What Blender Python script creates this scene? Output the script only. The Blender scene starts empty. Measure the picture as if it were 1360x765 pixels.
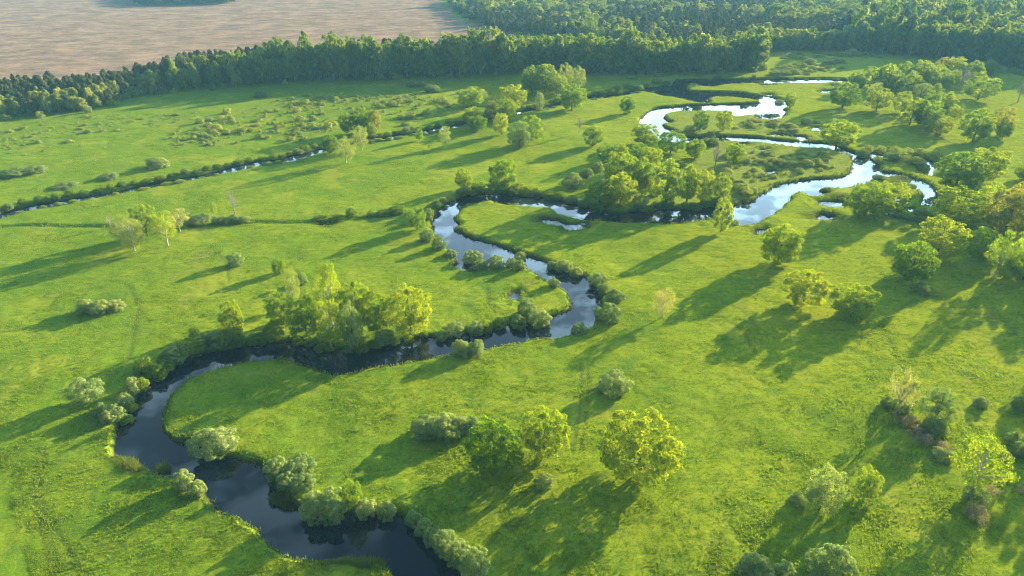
import bpy, math, random
import numpy as np

# ------------------------------------------------------------------ basics
S = bpy.context.scene
COL = S.collection
PI = math.pi
H = 80.0                       # flying height of the camera in metres
PITCH = math.radians(27.5)     # looking this far below the horizon
FPX = 906.0                    # focal length in pixels of the 1360 wide photograph
SP, CP = math.sin(PITCH), math.cos(PITCH)
SUN_AZ, SUN_EL = math.radians(48.0), math.radians(12.8)   # azimuth clockwise from +Y
WL = -0.5                      # water level


def gp(px, py, z=0.0):
    """where the sight line through a pixel of the survey photograph meets height z"""
    u, v = (px - 680.0) / FPX, (py - 382.5) / FPX
    d = (H - z) / (SP + v * CP)
    return d * u, d * (CP - v * SP)


def depth(x, y, z=0.0):
    return y * CP + (H - z) * SP


def tag(o, label=None, cat=None, group=None, kind=None):
    if label: o['label'] = label
    if cat: o['category'] = cat
    if group: o['group'] = group
    if kind: o['kind'] = kind
    return o


def np_mesh(name, V, F, mat=None, tint=None, smooth=False, attrs=None):
    """mesh from numpy: V (n,3); F (m,3) or (m,4)"""
    me = bpy.data.meshes.new(name)
    V = np.ascontiguousarray(V, np.float32); F = np.ascontiguousarray(F, np.int32)
    k = F.shape[1]; m = F.shape[0]
    me.vertices.add(len(V)); me.vertices.foreach_set('co', V.ravel())
    me.loops.add(m * k); me.loops.foreach_set('vertex_index', F.ravel())
    me.polygons.add(m)
    me.polygons.foreach_set('loop_start', np.arange(0, m * k, k, dtype=np.int32))
    me.polygons.foreach_set('loop_total', np.full(m, k, np.int32))
    if smooth: me.polygons.foreach_set('use_smooth', np.ones(m, bool))
    if tint is not None:
        a = me.attributes.new('tint', 'FLOAT', 'POINT'); a.data.foreach_set('value', np.ascontiguousarray(tint, np.float32))
    for n_, arr in (attrs or {}).items():
        a = me.attributes.new(n_, 'FLOAT', 'POINT'); a.data.foreach_set('value', np.ascontiguousarray(arr, np.float32))
    if mat: me.materials.append(mat)
    me.update(calc_edges=True)
    return me


def obj(name, me, parent=None):
    o = bpy.data.objects.new(name, me); COL.objects.link(o)
    if parent: o.parent = parent
    return o


_T = np.random.default_rng(5).random((512, 512)).astype(np.float32)


def vnoise(x, y):
    ix = np.floor(x).astype(np.int64); iy = np.floor(y).astype(np.int64)
    fx = (x - ix); fy = (y - iy)
    fx = fx * fx * (3 - 2 * fx); fy = fy * fy * (3 - 2 * fy)
    a = _T[ix & 511, iy & 511]; b = _T[(ix + 1) & 511, iy & 511]
    c = _T[ix & 511, (iy + 1) & 511]; d = _T[(ix + 1) & 511, (iy + 1) & 511]
    return (a * (1 - fx) + b * fx) * (1 - fy) + (c * (1 - fx) + d * fx) * fy


# ------------------------------------------------------------------ materials
def new_mat(name):
    m = bpy.data.materials.new(name); m.use_nodes = True
    nt = m.node_tree; nt.nodes.clear()
    out = nt.nodes.new('ShaderNodeOutputMaterial')
    return m, nt, out


def N(nt, kind, **kw):
    n = nt.nodes.new(kind)
    for k, v in kw.items():
        if k in n.inputs.keys() if isinstance(k, str) else False:
            n.inputs[k].default_value = v
        else:
            setattr(n, k, v)
    return n


def ramp(nt, fac, stops):
    r = nt.nodes.new('ShaderNodeValToRGB'); e = r.color_ramp.elements
    while len(e) < len(stops): e.new(0.5)
    for el, (p, c) in zip(e, stops):
        el.position = p; el.color = (*c, 1) if len(c) == 3 else c
    nt.links.new(fac, r.inputs[0]); return r.outputs[0]


def mix(nt, fac, a, b, mode='MIX'):
    m = nt.nodes.new('ShaderNodeMix'); m.data_type = 'RGBA'; m.blend_type = mode
    for s, v in ((m.inputs[0], fac), (m.inputs[6], a), (m.inputs[7], b)):
        if isinstance(v, (int, float)): s.default_value = v
        elif isinstance(v, tuple): s.default_value = (*v, 1)
        else: nt.links.new(v, s)
    return m.outputs[2]


def math_n(nt, op, a, b=0.0, clamp=False):
    m = nt.nodes.new('ShaderNodeMath'); m.operation = op; m.use_clamp = clamp
    for s, v in ((m.inputs[0], a), (m.inputs[1], b)):
        if isinstance(v, (int, float)): s.default_value = v
        else: nt.links.new(v, s)
    return m.outputs[0]


def noise(nt, scale, detail=3.0, rough=0.55, vec=None):
    n = nt.nodes.new('ShaderNodeTexNoise'); n.inputs['Scale'].default_value = scale
    n.inputs['Detail'].default_value = detail; n.inputs['Roughness'].default_value = rough
    if vec is not None: nt.links.new(vec, n.inputs['Vector'])
    return n.outputs[0]


def attr(nt, name):
    a = nt.nodes.new('ShaderNodeAttribute'); a.attribute_name = name
    return a.outputs['Fac']


def leaf_mat(name, dark, light, trans=0.45, vary=0.25):
    """two-sided leaves: part of the light goes through them"""
    m, nt, out = new_mat(name)
    col = ramp(nt, attr(nt, 'tint'), [(0.0, dark), (1.0, light)])
    oi = nt.nodes.new('ShaderNodeObjectInfo')
    hs = nt.nodes.new('ShaderNodeHueSaturation')
    hs.inputs['Hue'].default_value = 0.5
    nt.links.new(math_n(nt, 'MULTIPLY_ADD', oi.outputs['Random'], vary), hs.inputs['Value'])
    hs.inputs['Value'].links[0].from_node.inputs[2].default_value = 1 - vary / 2
    nt.links.new(math_n(nt, 'MULTIPLY_ADD', oi.outputs['Random'], -0.03), hs.inputs['Hue'])
    hs.inputs['Hue'].links[0].from_node.inputs[2].default_value = 0.515
    nt.links.new(col, hs.inputs['Color'])
    d = nt.nodes.new('ShaderNodeBsdfDiffuse'); t = nt.nodes.new('ShaderNodeBsdfTranslucent')
    nt.links.new(hs.outputs[0], d.inputs[0])
    nt.links.new(mix(nt, 1.0, hs.outputs[0], (1.12, 1.18, 0.5), 'MULTIPLY'), t.inputs[0])
    mx = nt.nodes.new('ShaderNodeMixShader'); mx.inputs[0].default_value = trans
    nt.links.new(d.outputs[0], mx.inputs[1]); nt.links.new(t.outputs[0], mx.inputs[2])
    nt.links.new(mx.outputs[0], out.inputs[0])
    return m


def bark_mat(name, a, b, scale=8.0):
    m, nt, out = new_mat(name)
    tc = nt.nodes.new('ShaderNodeTexCoord')
    c = ramp(nt, noise(nt, scale, 4, 0.6, tc.outputs['Object']), [(0.35, a), (0.65, b)])
    p = nt.nodes.new('ShaderNodeBsdfPrincipled'); p.inputs['Roughness'].default_value = 0.85
    nt.links.new(c, p.inputs['Base Color']); nt.links.new(p.outputs[0], out.inputs[0])
    return m


M = dict(
    oak=leaf_mat('deep_green_leaves', (0.12, 0.22, 0.018), (0.34, 0.45, 0.034), 0.56),
    ash=leaf_mat('yellow_green_leaves', (0.15, 0.255, 0.018), (0.43, 0.49, 0.04), 0.56),
    alder=leaf_mat('mid_green_leaves', (0.145, 0.245, 0.024), (0.38, 0.48, 0.05), 0.58),
    birch=leaf_mat('pale_birch_leaves', (0.18, 0.24, 0.05), (0.40, 0.44, 0.14), 0.55),
    straw=leaf_mat('straw_catkin_leaves', (0.24, 0.25, 0.09), (0.45, 0.45, 0.19), 0.5),
    willow=leaf_mat('silvery_willow_leaves', (0.13, 0.225, 0.06), (0.42, 0.51, 0.19), 0.42),
    orange=leaf_mat('reddish_young_leaves', (0.16, 0.19, 0.03), (0.38, 0.36, 0.07), 0.55),
    leafy=leaf_mat('fresh_green_leaves', (0.12, 0.18, 0.03), (0.34, 0.385, 0.07), 0.52),
    wood=leaf_mat('muted_forest_leaves', (0.09, 0.155, 0.024), (0.26, 0.335, 0.05), 0.5),
    pine=leaf_mat('dark_needles', (0.05, 0.075, 0.035), (0.14, 0.155, 0.07), 0.3),
    dry=leaf_mat('dry_reed_stems', (0.23, 0.20, 0.125), (0.44, 0.39, 0.26), 0.35),
    scrub=leaf_mat('grey_green_scrub_leaves', (0.18, 0.25, 0.06), (0.50, 0.55, 0.16), 0.42),
    bark=bark_mat('grey_brown_bark', (0.06, 0.052, 0.042), (0.18, 0.16, 0.13)),
    white_bark=bark_mat('white_birch_bark', (0.28, 0.26, 0.23), (0.62, 0.60, 0.56), 5),
    dead_bark=bark_mat('bleached_dead_wood', (0.20, 0.17, 0.15), (0.42, 0.38, 0.35)),
    pine_bark=bark_mat('reddish_pine_bark', (0.08, 0.05, 0.035), (0.22, 0.13, 0.08)),
)
M['reed'] = leaf_mat('green_reeds', (0.06, 0.11, 0.02), (0.17, 0.22, 0.045), 0.4)
M['grass'] = leaf_mat('meadow_grass_blades', (0.085, 0.175, 0.012), (0.30, 0.385, 0.024), 0.5, 0.0)

# ------------------------------------------------------------------ the water's outlines (surveyed on the ground plane)
RIVER = [
 # left / upper bank, from the near end upstream
 (560,790),(525,766),(506,753),(483,744),(455,743),(424,747),(404,741),(378,733),(350,709),(340,698),(303,682),(283,664),(278,652),
 (268,642),(242,632),(224,634),(212,630),(189,622),(172,613),(162,606),(157,598),(157,586),(157,572),(165,555),(185,532),(190,522),
 (207,507),(225,494),(245,480),(270,472),(300,466),(340,461),(362,456),(390,455),(415,460),(440,465),(465,467),(490,467),(510,465),
 (525,460),(547,453),(572,450),(590,452),(607,447),(635,441),(660,434),(690,433),(715,430),(735,422),(762,410),(761,397),(752,386),
 (732,377),(721,369),(697,355),(690,356),(660,354),(640,354),(632,358),(626,362),(612,358),(604,353),(609,349),(605,342),(592,327),(580,312),(574,300),(577,287),
 (590,275),(602,266),(615,262),(640,258),(665,259),(690,261),(717,263),(742,267),(762,271),(777,276),(805,283),(830,284),(855,280),
 (880,279),(905,280),(930,277),(950,275),(972,276),(992,270),(1010,262),(1018,257),(1034,247),(1053,243),(1079,239),(1112,237.5),
 (1128,233),(1132,226),(1137,217),(1134,212),(1127,208),(1110,201.5),(1098,198.5),(1082,197.5),(1053,195.5),(1033,192.5),(1013,190),(984,188.5),(968,188),(950,189),(930,189),
 (912,190),(898,191),(885,189),(873,183.5),(864,171),(852,164),(853,160),(861,152),(869,147),(879.5,144),(899,143),(919,141),(939,140),
 (965.6,140.3),(999,139),(1010,138),(1015.6,136.7),(1008,134.5),(990,130.5),(975,129.3),(960,128.8),(947,128),(938,130),(935,133),(939,137),(930,137),(918,133.5),(899,130),(882,127.7),
 (877,125.5),(862,123),(852,119.5),(865,117.5),(885,115.5),(896,112.5),(901,108.5),(905,106.5),(930,106.5),(960,107.5),(985,107),(1013,106),(1043,106),
 (1080,106),(1114,106.5),(1140,108),(1140,110.5),(1114,109.4),(1080,110.2),(1043,110.3),(1013,110.6),(985,111.3),(960,112),(945,115),(936,115),(930,111.5),(912,110.5),(908,113),(905,117),(912,122.5),(928,123),(944,123.5),
 (959,124),(985,125),(992,127.5),(1004,127.7),(1026,131),(1042,136.3),(1043,139.6),(1034,145.6),(1030,148),(1040,146.5),(1041,149.5),(1038,157),(1020,159.5),(1004,156),
 (1010,152),(1000,152),(986.5,153.5),(977,155.3),(971,152),(979,150),(963,147.3),(939,147),(912.6,147.6),(899,148),(882,151),(877,155),(880,158.5),(891.5,163.5),
 (877,164),(875.6,168),(886,172),(896,178),(906,182),(915,182),(930,184),(950,183),(963,182.3),(993,183.3),(1013,184.5),(1045,188),(1071,190),(1086,191),
 (1098,190.5),(1112,194),(1124,201),(1135,204),(1143,208),(1149,208.5),(1153,211),(1163,219),(1168,227),(1173,229.5),(1187,230),(1202,234),(1217,239),(1230,244),
 (1240,252),(1241,264),(1235,275),(1224,273.5),(1230,264),(1225,253),(1209,253),(1192,248.5),(1176,238),(1168,236),(1159,238),(1153,243),(1134,248),(1108,251.5),
 (1092,251),(1084,254),(1098,255.5),(1096,259),(1082,262),(1074,261),(1066,255),(1057,255),(1047,266),(1035,277),(1020,288),(1008,293),(997,300),(975,300.5),(945,291),(920,294.5),(895,300),(855,298),
 (810,296.5),(780,293),(757,290),(740,285.5),(734,278),(715,276),(692,274),(673,272),(660,270.5),(657,267),(645,268),(629,272),(615,273.5),(609,280),(602,287),(602,294),(609,301),(600,303),(601,306),
 (615,314),(645,323),(664,329),(683,336),(700,343),(722,348.5),(733,356),(744,361),(757,365),(767,367),(778,371),(783,380),(791,391),(799,400),(792,414),(786,428),(780,437),(760,444),(737,450),
 (712,451),(680,457),(642,464),(602,471),(580,473),(557,479),(515,486),(480,491),(450,497),(435,494),(417,487),(392,482),(377,475),(340,479),(310,485),(277,495),
 (252,503),(240,512),(225,525),(217,540),(214,560),(214,575),(224,584),(242,589),(255,589),(265,603),(288,612),(311,613),(335,620),(352,638),(368,655),(372,672),(398,681),(410,684),(450,687),
 (500,688),(527,687),(539,691),(551,705),(574,723),(590,743),(604,766),(618,790)]
PONDS = [
 [(1153,206),(1170,206),(1200,208),(1230,212),(1246,217),(1247,230),(1236,235),(1229,226),(1222,215),(1200,212),(1170,211),(1155,210)],
 [(1009,113),(1020,111.8),(1032,112.5),(1024,114),(1012,114.6)],
 [(1016,125.8),(1023,124.6),(1028,126),(1025,127.6),(1019,127.4)],
 [(1100,114.5),(1105,113.6),(1111,114.4),(1106,115.4)],
 [(1086,122.5),(1096,120.8),(1106,121),(1100,123.3),(1090,124)],
 [(1076,172),(1082,169.4),(1096,170.5),(1094,173.5),(1084,174.8)],
 [(1021,180),(1034,178.6),(1050,180.8),(1066,182),(1072,188),(1062,187.6),(1055,183.5),(1045,181),(1030,181)],
 [(1024,171),(1029,169.8),(1036,170.5),(1032,172),(1026,172.3)],
 [(994,173),(999,172),(1003,172.6),(998,174.2)],
 [(1088,270),(1106,267.5),(1122,267.5),(1122,277.5),(1107,276),(1092,274)],
 [(1080,290),(1090,286.5),(1104,287.5),(1110,291),(1098,293),(1085,292.5)],
 [(1173,282),(1178,276),(1186,275),(1191,279),(1184,285),(1176,287)],
 [(1190,265),(1197,263.5),(1203,266),(1199,269),(1192,268)],
 [(1206,278.5),(1211,277.2),(1214,279.5),(1209,281)],
 [(721,293.5),(735,294),(745,296),(765,298),(780,299),(772,303),(755,306.5),(748,302),(732,298)],
 [(1000,309.5),(1010,305.5),(1019,304.5),(1018,309),(1008,311.5)],
 [(674,398),(679,391),(686,388),(691,393),(691,399),(682,401)],
 [(427,298),(433,295.8),(439,296.3),(434,299.5),(428,300)],
 [(1152,284),(1157,282.5),(1160,285),(1155,287)],
 [(892,224),(898,222),(902,224),(897,226.5)],[(866,236),(871,233.5),(873,237),(868,238.5)],
 [(1018,229),(1026,226),(1034,227.5),(1028,230.5),(1020,231)],
 [(1008,200),(1014,198.6),(1018,200),(1012,201.6)],[(982,191),(990,190.3),(994,193),(986,193.5)],
]
STREAM = [(-40,299),(10,286),(37,278),(100,267),(162,256),(190,250),(230,242),(270,235),(307,227),(340,219),(382,213),(405,207),(425,201),(452,195.5),(483,190),
          (515,185),(532,181),(552,178.5),(576,174),(600,170),(613,166.5),(650,161),(692,149.7),(720,145),(740,139.5),(778,131.8),(793,131),(820,127.7),(845,122),(862,120)]
DITCH = [(-30,306),(37,300.5),(80,302),(130,302),(170,303),(205,306),(260,302),(340,296),(380,297),(430,296),(480,291),(540,286),(577,286)]
FAR_DITCH = [(1306,83),(1325,89),(1345,96),(1375,106)]


def smooth_closed(P, it=1):
    P = np.array(P, float)
    for _ in range(it):
        Q = np.roll(P, -1, 0)
        P = np.stack([0.75 * P + 0.25 * Q, 0.25 * P + 0.75 * Q], 1).reshape(-1, 2)
    return P


def ground_line(P, z=0.0):
    return np.array([gp(a, b, z) for a, b in P])


RIV_W = smooth_closed(ground_line(RIVER, WL))
POND_W = [smooth_closed(ground_line(p, WL), 2) for p in PONDS]
STREAM_W = ground_line(STREAM, WL)
DITCH_W = ground_line(DITCH)


def seg_dist(X, Y, P, closed):
    """distance from points to a polyline and (closed) whether inside"""
    d2 = np.full(X.shape, 1e12); ins = np.zeros(X.shape, bool)
    n = len(P)
    for i in range(n if closed else n - 1):
        ax, ay = P[i]; bx, by = P[(i + 1) % n]
        dx, dy = bx - ax, by - ay; L = dx * dx + dy * dy + 1e-12
        lo, hi = min(ax, bx) - 14, max(ax, bx) + 14
        t = np.clip(((X - ax) * dx + (Y - ay) * dy) / L, 0, 1)
        q = (X - ax - t * dx) ** 2 + (Y - ay - t * dy) ** 2
        np.minimum(d2, q, out=d2)
        if closed and ay != by:
            c = (ay > Y) != (by > Y)
            ins ^= c & (X < dx * (Y - ay) / dy + ax)
    return np.sqrt(d2), ins


def signed(X, Y):
    """signed distance to the nearest water edge (negative in the water), far values capped at 12"""
    sd = np.full(X.shape, 12.0)

    def feed(P, closed, half=0.0, wob=False):
        lo, hi = P.min(0) - 13 - half, P.max(0) + 13 + half
        # in blocks of the outline's own extent, so only near points are measured
        idx = np.nonzero((X > lo[0]) & (X < hi[0]) & (Y > lo[1]) & (Y < hi[1]))[0]
        if not len(idx): return
        for c in range(0, len(idx), 60000):
            k = idx[c:c + 60000]
            d, ins = seg_dist(X[k], Y[k], P, closed)
            s = np.where(ins, -d, d) if closed else d - half * (0.75 + 0.55 * vnoise(X[k] * 0.11 + 3, Y[k] * 0.11))
            sd[k] = np.minimum(sd[k], s)
    for p in POND_W: feed(p, True)
    sd = np.where(sd >= 12, 12, np.where(sd > 0, sd * 0.3, sd))      # puddles lie in shallow hollows
    pd = sd.copy(); sd[:] = 12
    feed(RIV_W, True)
    sd = sd - 0.5 - 1.8 * np.clip((Y - 270) / 130, 0, 1) * (sd < 8)      # far reaches run a little wider
    sd = np.minimum(sd, pd)
    feed(STREAM_W, False, 3.0)
    # ragged reedy edge
    rag = (vnoise(X * 0.55, Y * 0.55) - 0.5) * 0.7 + (vnoise(X * 0.17 + 9, Y * 0.17) - 0.5) * 0.8
    return np.where(np.abs(sd) < 6, sd + rag, sd)


# ------------------------------------------------------------------ ground: one height field, finer where it is near
BOG = ground_line([(-900,170),(-100,138),(0,122),(120,108),(300,92),(640,84),(700,62),(690,44),(640,30),(600,18),(585,0),(570,-30),(560,-60),(-1500,-60)])
MARSH = ground_line([(862,160),(960,140),(1040,150),(1060,178),(1140,205),(1140,232),(1090,240),(1010,262),(960,275),(900,268),(880,230),(960,195),(880,175)])
TRACKS = [[(760,600),(768,560),(773,520),(770,480)],[(770,600),(777,560),(782,520),(779,480)],[(938,790),(942,740),(946,715)],[(948,790),(951,740),(955,712)],
          [(1000,470),(985,440),(960,425),(930,420)],[(1012,465),(1003,436),(985,415),(960,405)],[(170,380),(185,410),(178,440),(172,480)],[(60,600),(52,650),(62,700),(80,760)],[(52,600),(44,650),(54,700),(70,760)],
          [(645,385),(652,410),(668,420)],[(1170,430),(1190,480),(1215,520)],[(1215,400),(1160,440),(1130,470)],[(60,690),(85,720),(110,765)],[(1250,470),(1290,480),(1330,500)],[(280,330),(300,350),(305,380)]]
TRACK_W = [ground_line(t) for t in TRACKS]


def inside(X, Y, P):
    ins = np.zeros(X.shape, bool)
    for i in range(len(P)):
        ax, ay = P[i]; bx, by = P[(i + 1) % len(P)]
        if ay != by: ins ^= ((ay > Y) != (by > Y)) & (X < (bx - ax) * (Y - ay) / (by - ay) + ax)
    return ins


rows = [-260, -120, -40, 10, 30]
y = 42.0
while y < 6000:
    rows.append(y)
    y += 0.42 + max(0, (y - 110)) * 0.0026 + max(0, y - 480) ** 1.5 * 0.0011
rows = np.array(rows + [6200.0])
tt = np.linspace(-1, 1, 821); tt = np.sign(tt) * (np.abs(tt) * 0.78 + 0.22 * np.abs(tt) ** 5) * 1.35
GX = tt[None, :] * (np.maximum(rows, 0)[:, None] * 0.80 + 62); GY = np.repeat(rows[:, None], len(tt), 1)
GX = np.where(rows[:, None] < 40, tt[None, :] * 110, GX)
nr, nc = GX.shape
X = GX.ravel(); Y = GY.ravel()
SD = signed(X, Y)
land = 0.02 + 0.5 * vnoise(X / 34, Y / 34) + 0.22 * vnoise(X / 9 + 7, Y / 9)
land += np.where(Y < 700, 0.13 * vnoise(X / 2.9, Y / 2.9) + 0.11 * vnoise(X / 1.25, Y / 1.25 + 5) + 0.03, 0.15)
dd, _ = seg_dist(X, Y, DITCH_W, False)
land -= 0.75 * np.exp(-(dd / 0.9) ** 2)
dfd, _ = seg_dist(X, Y, ground_line(FAR_DITCH), False)
land -= 0.9 * np.exp(-(dfd / 2.5) ** 2)
trk = np.zeros_like(X)
for t in TRACK_W:
    lo, hi = t.min(0) - 4, t.max(0) + 4
    k = np.nonzero((X > lo[0]) & (X < hi[0]) & (Y > lo[1]) & (Y < hi[1]))[0]
    d, _ = seg_dist(X[k], Y[k], t, False)
    trk[k] = np.maximum(trk[k], np.exp(-(d / 0.42) ** 2))
land -= 0.07 * trk
b = np.clip(SD / 1.6, 0, 1); b = 1 - (1 - b) ** 2
Z = np.where(SD > 0, WL + (land - WL) * b, WL + np.maximum(SD * 0.8, -1.3))
BOGM = inside(X + 30 * (vnoise(X / 40, Y / 40) - .5), Y + 40 * (vnoise(X / 60, Y / 60 + 3) - .5), BOG).astype(float)
MARM = inside(X + 8 * (vnoise(X / 9, Y / 9) - .5), Y + 8 * (vnoise(X / 8, Y / 8 + 3) - .5), MARSH).astype(float)
I = np.arange(nr * nc).reshape(nr, nc)
QF = np.stack([I[:-1, :-1], I[:-1, 1:], I[1:, 1:], I[1:, :-1]], -1).reshape(-1, 4)


def ground_mat():
    m, nt, out = new_mat('meadow_turf')
    geo = nt.nodes.new('ShaderNodeNewGeometry'); pos = geo.outputs['Position']
    big = noise(nt, 0.018, 3, 0.55, pos); mid = noise(nt, 0.09, 4, 0.6, pos); fine = noise(nt, 1.15, 5, 0.65, pos)
    mp = nt.nodes.new('ShaderNodeMapping'); mp.inputs['Scale'].default_value = (0.45, 1.5, 1); mp.inputs['Rotation'].default_value = (0, 0, -0.6)
    nt.links.new(pos, mp.inputs[0]); streak = noise(nt, 0.5, 4, 0.6, mp.outputs[0])
    sp_ = nt.nodes.new('ShaderNodeSeparateXYZ'); nt.links.new(pos, sp_.inputs[0])
    big = math_n(nt, 'ADD', big, math_n(nt, 'MULTIPLY', sp_.outputs[0], 0.0016))     # the meadow yellows towards the drier east
    c = ramp(nt, big, [(0.35, (0.112, 0.215, 0.013)), (0.65, (0.225, 0.295, 0.015))])
    c = mix(nt, math_n(nt, 'MULTIPLY', ramp(nt, mid, [(0.42, (0, 0, 0)), (0.68, (1, 1, 1))]), 0.55), c, (0.245, 0.295, 0.02))
    c = mix(nt, ramp(nt, streak, [(0.36, (0.6, 0.6, 0.6)), (0.5, (0, 0, 0))]), c, (0.08, 0.165, 0.014))
    c = mix(nt, ramp(nt, fine, [(0.36, (0.6, 0.6, 0.6)), (0.5, (0, 0, 0))]), c, (0.07, 0.135, 0.012))
    c = mix(nt, math_n(nt, 'MULTIPLY', ramp(nt, noise(nt, 2.1, 3, 0.6, pos), [(0.52, (0, 0, 0)), (0.68, (1, 1, 1))]), 0.6), c, (0.27, 0.29, 0.02))
    c = mix(nt, ramp(nt, noise(nt, 2.6, 3, 0.6, pos), [(0.36, (0.6, 0.6, 0.6)), (0.47, (0, 0, 0))]), c, (0.07, 0.145, 0.014))
    # darker sedge beds and pale flowering patches
    sed = noise(nt, 0.055, 4, 0.62, pos)
    c = mix(nt, math_n(nt, 'MULTIPLY', ramp(nt, sed, [(0.30, (1, 1, 1)), (0.42, (0, 0, 0))]), 0.6), c, (0.06, 0.15, 0.02))
    c = mix(nt, math_n(nt, 'MULTIPLY', ramp(nt, sed, [(0.57, (0, 0, 0)), (0.63, (1, 1, 1))]), 0.4), c, (0.29, 0.31, 0.035))
    # straw coloured wet hollows
    c = mix(nt, math_n(nt, 'MULTIPLY', ramp(nt, noise(nt, 0.05, 5, 0.65, pos), [(0.62, (0, 0, 0)), (0.72, (1, 1, 1))]), 0.55), c, (0.22, 0.19, 0.07))
    c = mix(nt, math_n(nt, 'MULTIPLY', attr(nt, 'marsh'), 0.35), c, (0.17, 0.19, 0.07))
    c = mix(nt, math_n(nt, 'MULTIPLY', attr(nt, 'track'), 0.55), c, (0.09, 0.12, 0.03))
    # peat bog beyond the belt of trees
    mp2 = nt.nodes.new('ShaderNodeMapping'); mp2.inputs['Scale'].default_value = (0.8, 1, 1); mp2.inputs['Rotation'].default_value = (0, 0, -0.12)
    nt.links.new(pos, mp2.inputs[0])
    bogc = ramp(nt, noise(nt, 0.05, 7, 0.8, mp2.outputs[0]), [(0.36, (0.12, 0.10, 0.078)), (0.5, (0.215, 0.160, 0.118)), (0.64, (0.315, 0.230, 0.165))])
    c = mix(nt, attr(nt, 'bog'), c, bogc)
    # bare wet earth just at the water
    c = mix(nt, attr(nt, 'wet'), c, (0.035, 0.03, 0.02))
    p = nt.nodes.new('ShaderNodeBsdfPrincipled'); p.inputs['Roughness'].default_value = 0.9; p.inputs['Specular IOR Level'].default_value = 0.0
    nt.links.new(c, p.inputs['Base Color'])
    bp = nt.nodes.new('ShaderNodeBump'); bp.inputs['Strength'].default_value = 0.5; bp.inputs['Distance'].default_value = 0.16
    nt.links.new(noise(nt, 2.2, 5, 0.7, pos), bp.inputs['Height'])
    nt.links.new(bp.outputs[0], p.inputs['Normal'])
    nt.links.new(p.outputs[0], out.inputs[0])
    return m


wet = np.clip(1 - np.maximum(SD, 0) / (0.45 + 2.2 * np.clip(vnoise(X / 7 + 2, Y / 7) - .35, 0, 1)), 0, 1)
gm = np_mesh('ground', np.stack([X, Y, Z], 1), QF, ground_mat(), smooth=True, attrs=dict(bog=BOGM, marsh=MARM, track=trk, wet=wet))
tag(obj('ground', gm), kind='structure')


def water_mat():
    m, nt, out = new_mat('river_water')
    p = nt.nodes.new('ShaderNodeBsdfPrincipled')
    p.inputs['Base Color'].default_value = (0.003, 0.008, 0.018, 1); p.inputs['IOR'].default_value = 1.40
    p.inputs['Roughness'].default_value = 0.015
    geo = nt.nodes.new('ShaderNodeNewGeometry')
    bp = nt.nodes.new('ShaderNodeBump'); bp.inputs['Strength'].default_value = 0.03; bp.inputs['Distance'].default_value = 0.1
    nt.links.new(noise(nt, 0.35, 2, 0.5, geo.outputs['Position']), bp.inputs['Height'])
    nt.links.new(bp.outputs[0], p.inputs['Normal']); nt.links.new(p.outputs[0], out.inputs[0])
    return m


near = (SD < 1.5)[QF].any(1)
used, inv = np.unique(QF[near], return_inverse=True)
wm = np_mesh('water', np.stack([X[used], Y[used], np.full(len(used), WL)], 1), inv.reshape(-1, 4), water_mat(), smooth=True)
tag(obj('river_water', wm), kind='structure')


def land_z(x, y):
    x = np.atleast_1d(np.asarray(x, float)); y = np.atleast_1d(np.asarray(y, float))
    return 0.02 + 0.5 * vnoise(x / 34, y / 34) + 0.22 * vnoise(x / 9 + 7, y / 9) + 0.12


# ------------------------------------------------------------------ grass and reeds: countless tufts, one object each
def tufts(name, x, y, z, hgt, wid, rng, mat, blades=4, tint_bias=None):
    n = len(x); B = blades
    a = rng.uniform(0, 2 * PI, (n, B)); r = rng.uniform(0, 0.16, (n, B)) * (hgt[:, None] / 0.4)
    bx = x[:, None] + np.cos(a) * r; by = y[:, None] + np.sin(a) * r
    h = hgt[:, None] * rng.uniform(0.6, 1.15, (n, B)); w = wid[:, None] * rng.uniform(0.7, 1.3, (n, B))
    lean = rng.uniform(0.15, 0.8, (n, B)) * h; f = rng.uniform(0, 2 * PI, (n, B))
    zb = np.repeat((z - 0.05)[:, None], B, 1)
    tx, ty = -np.sin(f), np.cos(f)
    V = np.stack([np.stack([bx - tx * w, by - ty * w, zb], -1), np.stack([bx + tx * w, by + ty * w, zb], -1),
                  np.stack([bx + np.cos(f) * lean, by + np.sin(f) * lean, zb + h], -1)], 2).reshape(-1, 3)
    F = np.arange(n * B * 3).reshape(-1, 3)
    t = np.clip(rng.random(n) * 0.55 + (tint_bias if tint_bias is not None else 0.25), 0, 1)
    return np_mesh(name, V, F, mat, tint=np.repeat(t, B * 3))


rng = np.random.default_rng(11)
n = 460000
d = 60 + 400 * rng.random(n) ** 1.75
gx = rng.uniform(-0.86, 0.86, n) * (d + 12); gy = d
s = signed(gx, gy)
keep = (s > 0.25) & ~inside(gx, gy, BOG)
keep &= rng.random(n) < 0.35 + 0.65 * np.clip((vnoise(gx / 5, gy / 5) - .25) * 2.5, 0, 1)
gx, gy = gx[keep], gy[keep]
gz = land_z(gx, gy)
patch = vnoise(gx / 14, gy / 14) * 0.35 + vnoise(gx / 2.2 + 4, gy / 2.2) * 0.2 + 0.06
hh = rng.uniform(0.12, 0.34, len(gx)) * (0.7 + 0.7 * vnoise(gx / 6, gy / 6)); ww = 0.04 + 0.0003 * gy * rng.uniform(0.8, 1.4, len(gx))
o = obj('meadow_grass', tufts('meadow_grass', gx, gy, gz, hh, ww, rng, M['grass'], 4, patch))
tag(o, 'bright green grass tufts covering the river meadow', 'grass', kind='stuff')


def resample(P, step, closed):
    P = np.vstack([P, P[:1]]) if closed else P
    L = np.r_[0, np.cumsum(np.hypot(*np.diff(P, axis=0).T))]
    q = np.arange(0, L[-1], step)
    return np.stack([np.interp(q, L, P[:, 0]), np.interp(q, L, P[:, 1])], 1)


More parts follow.
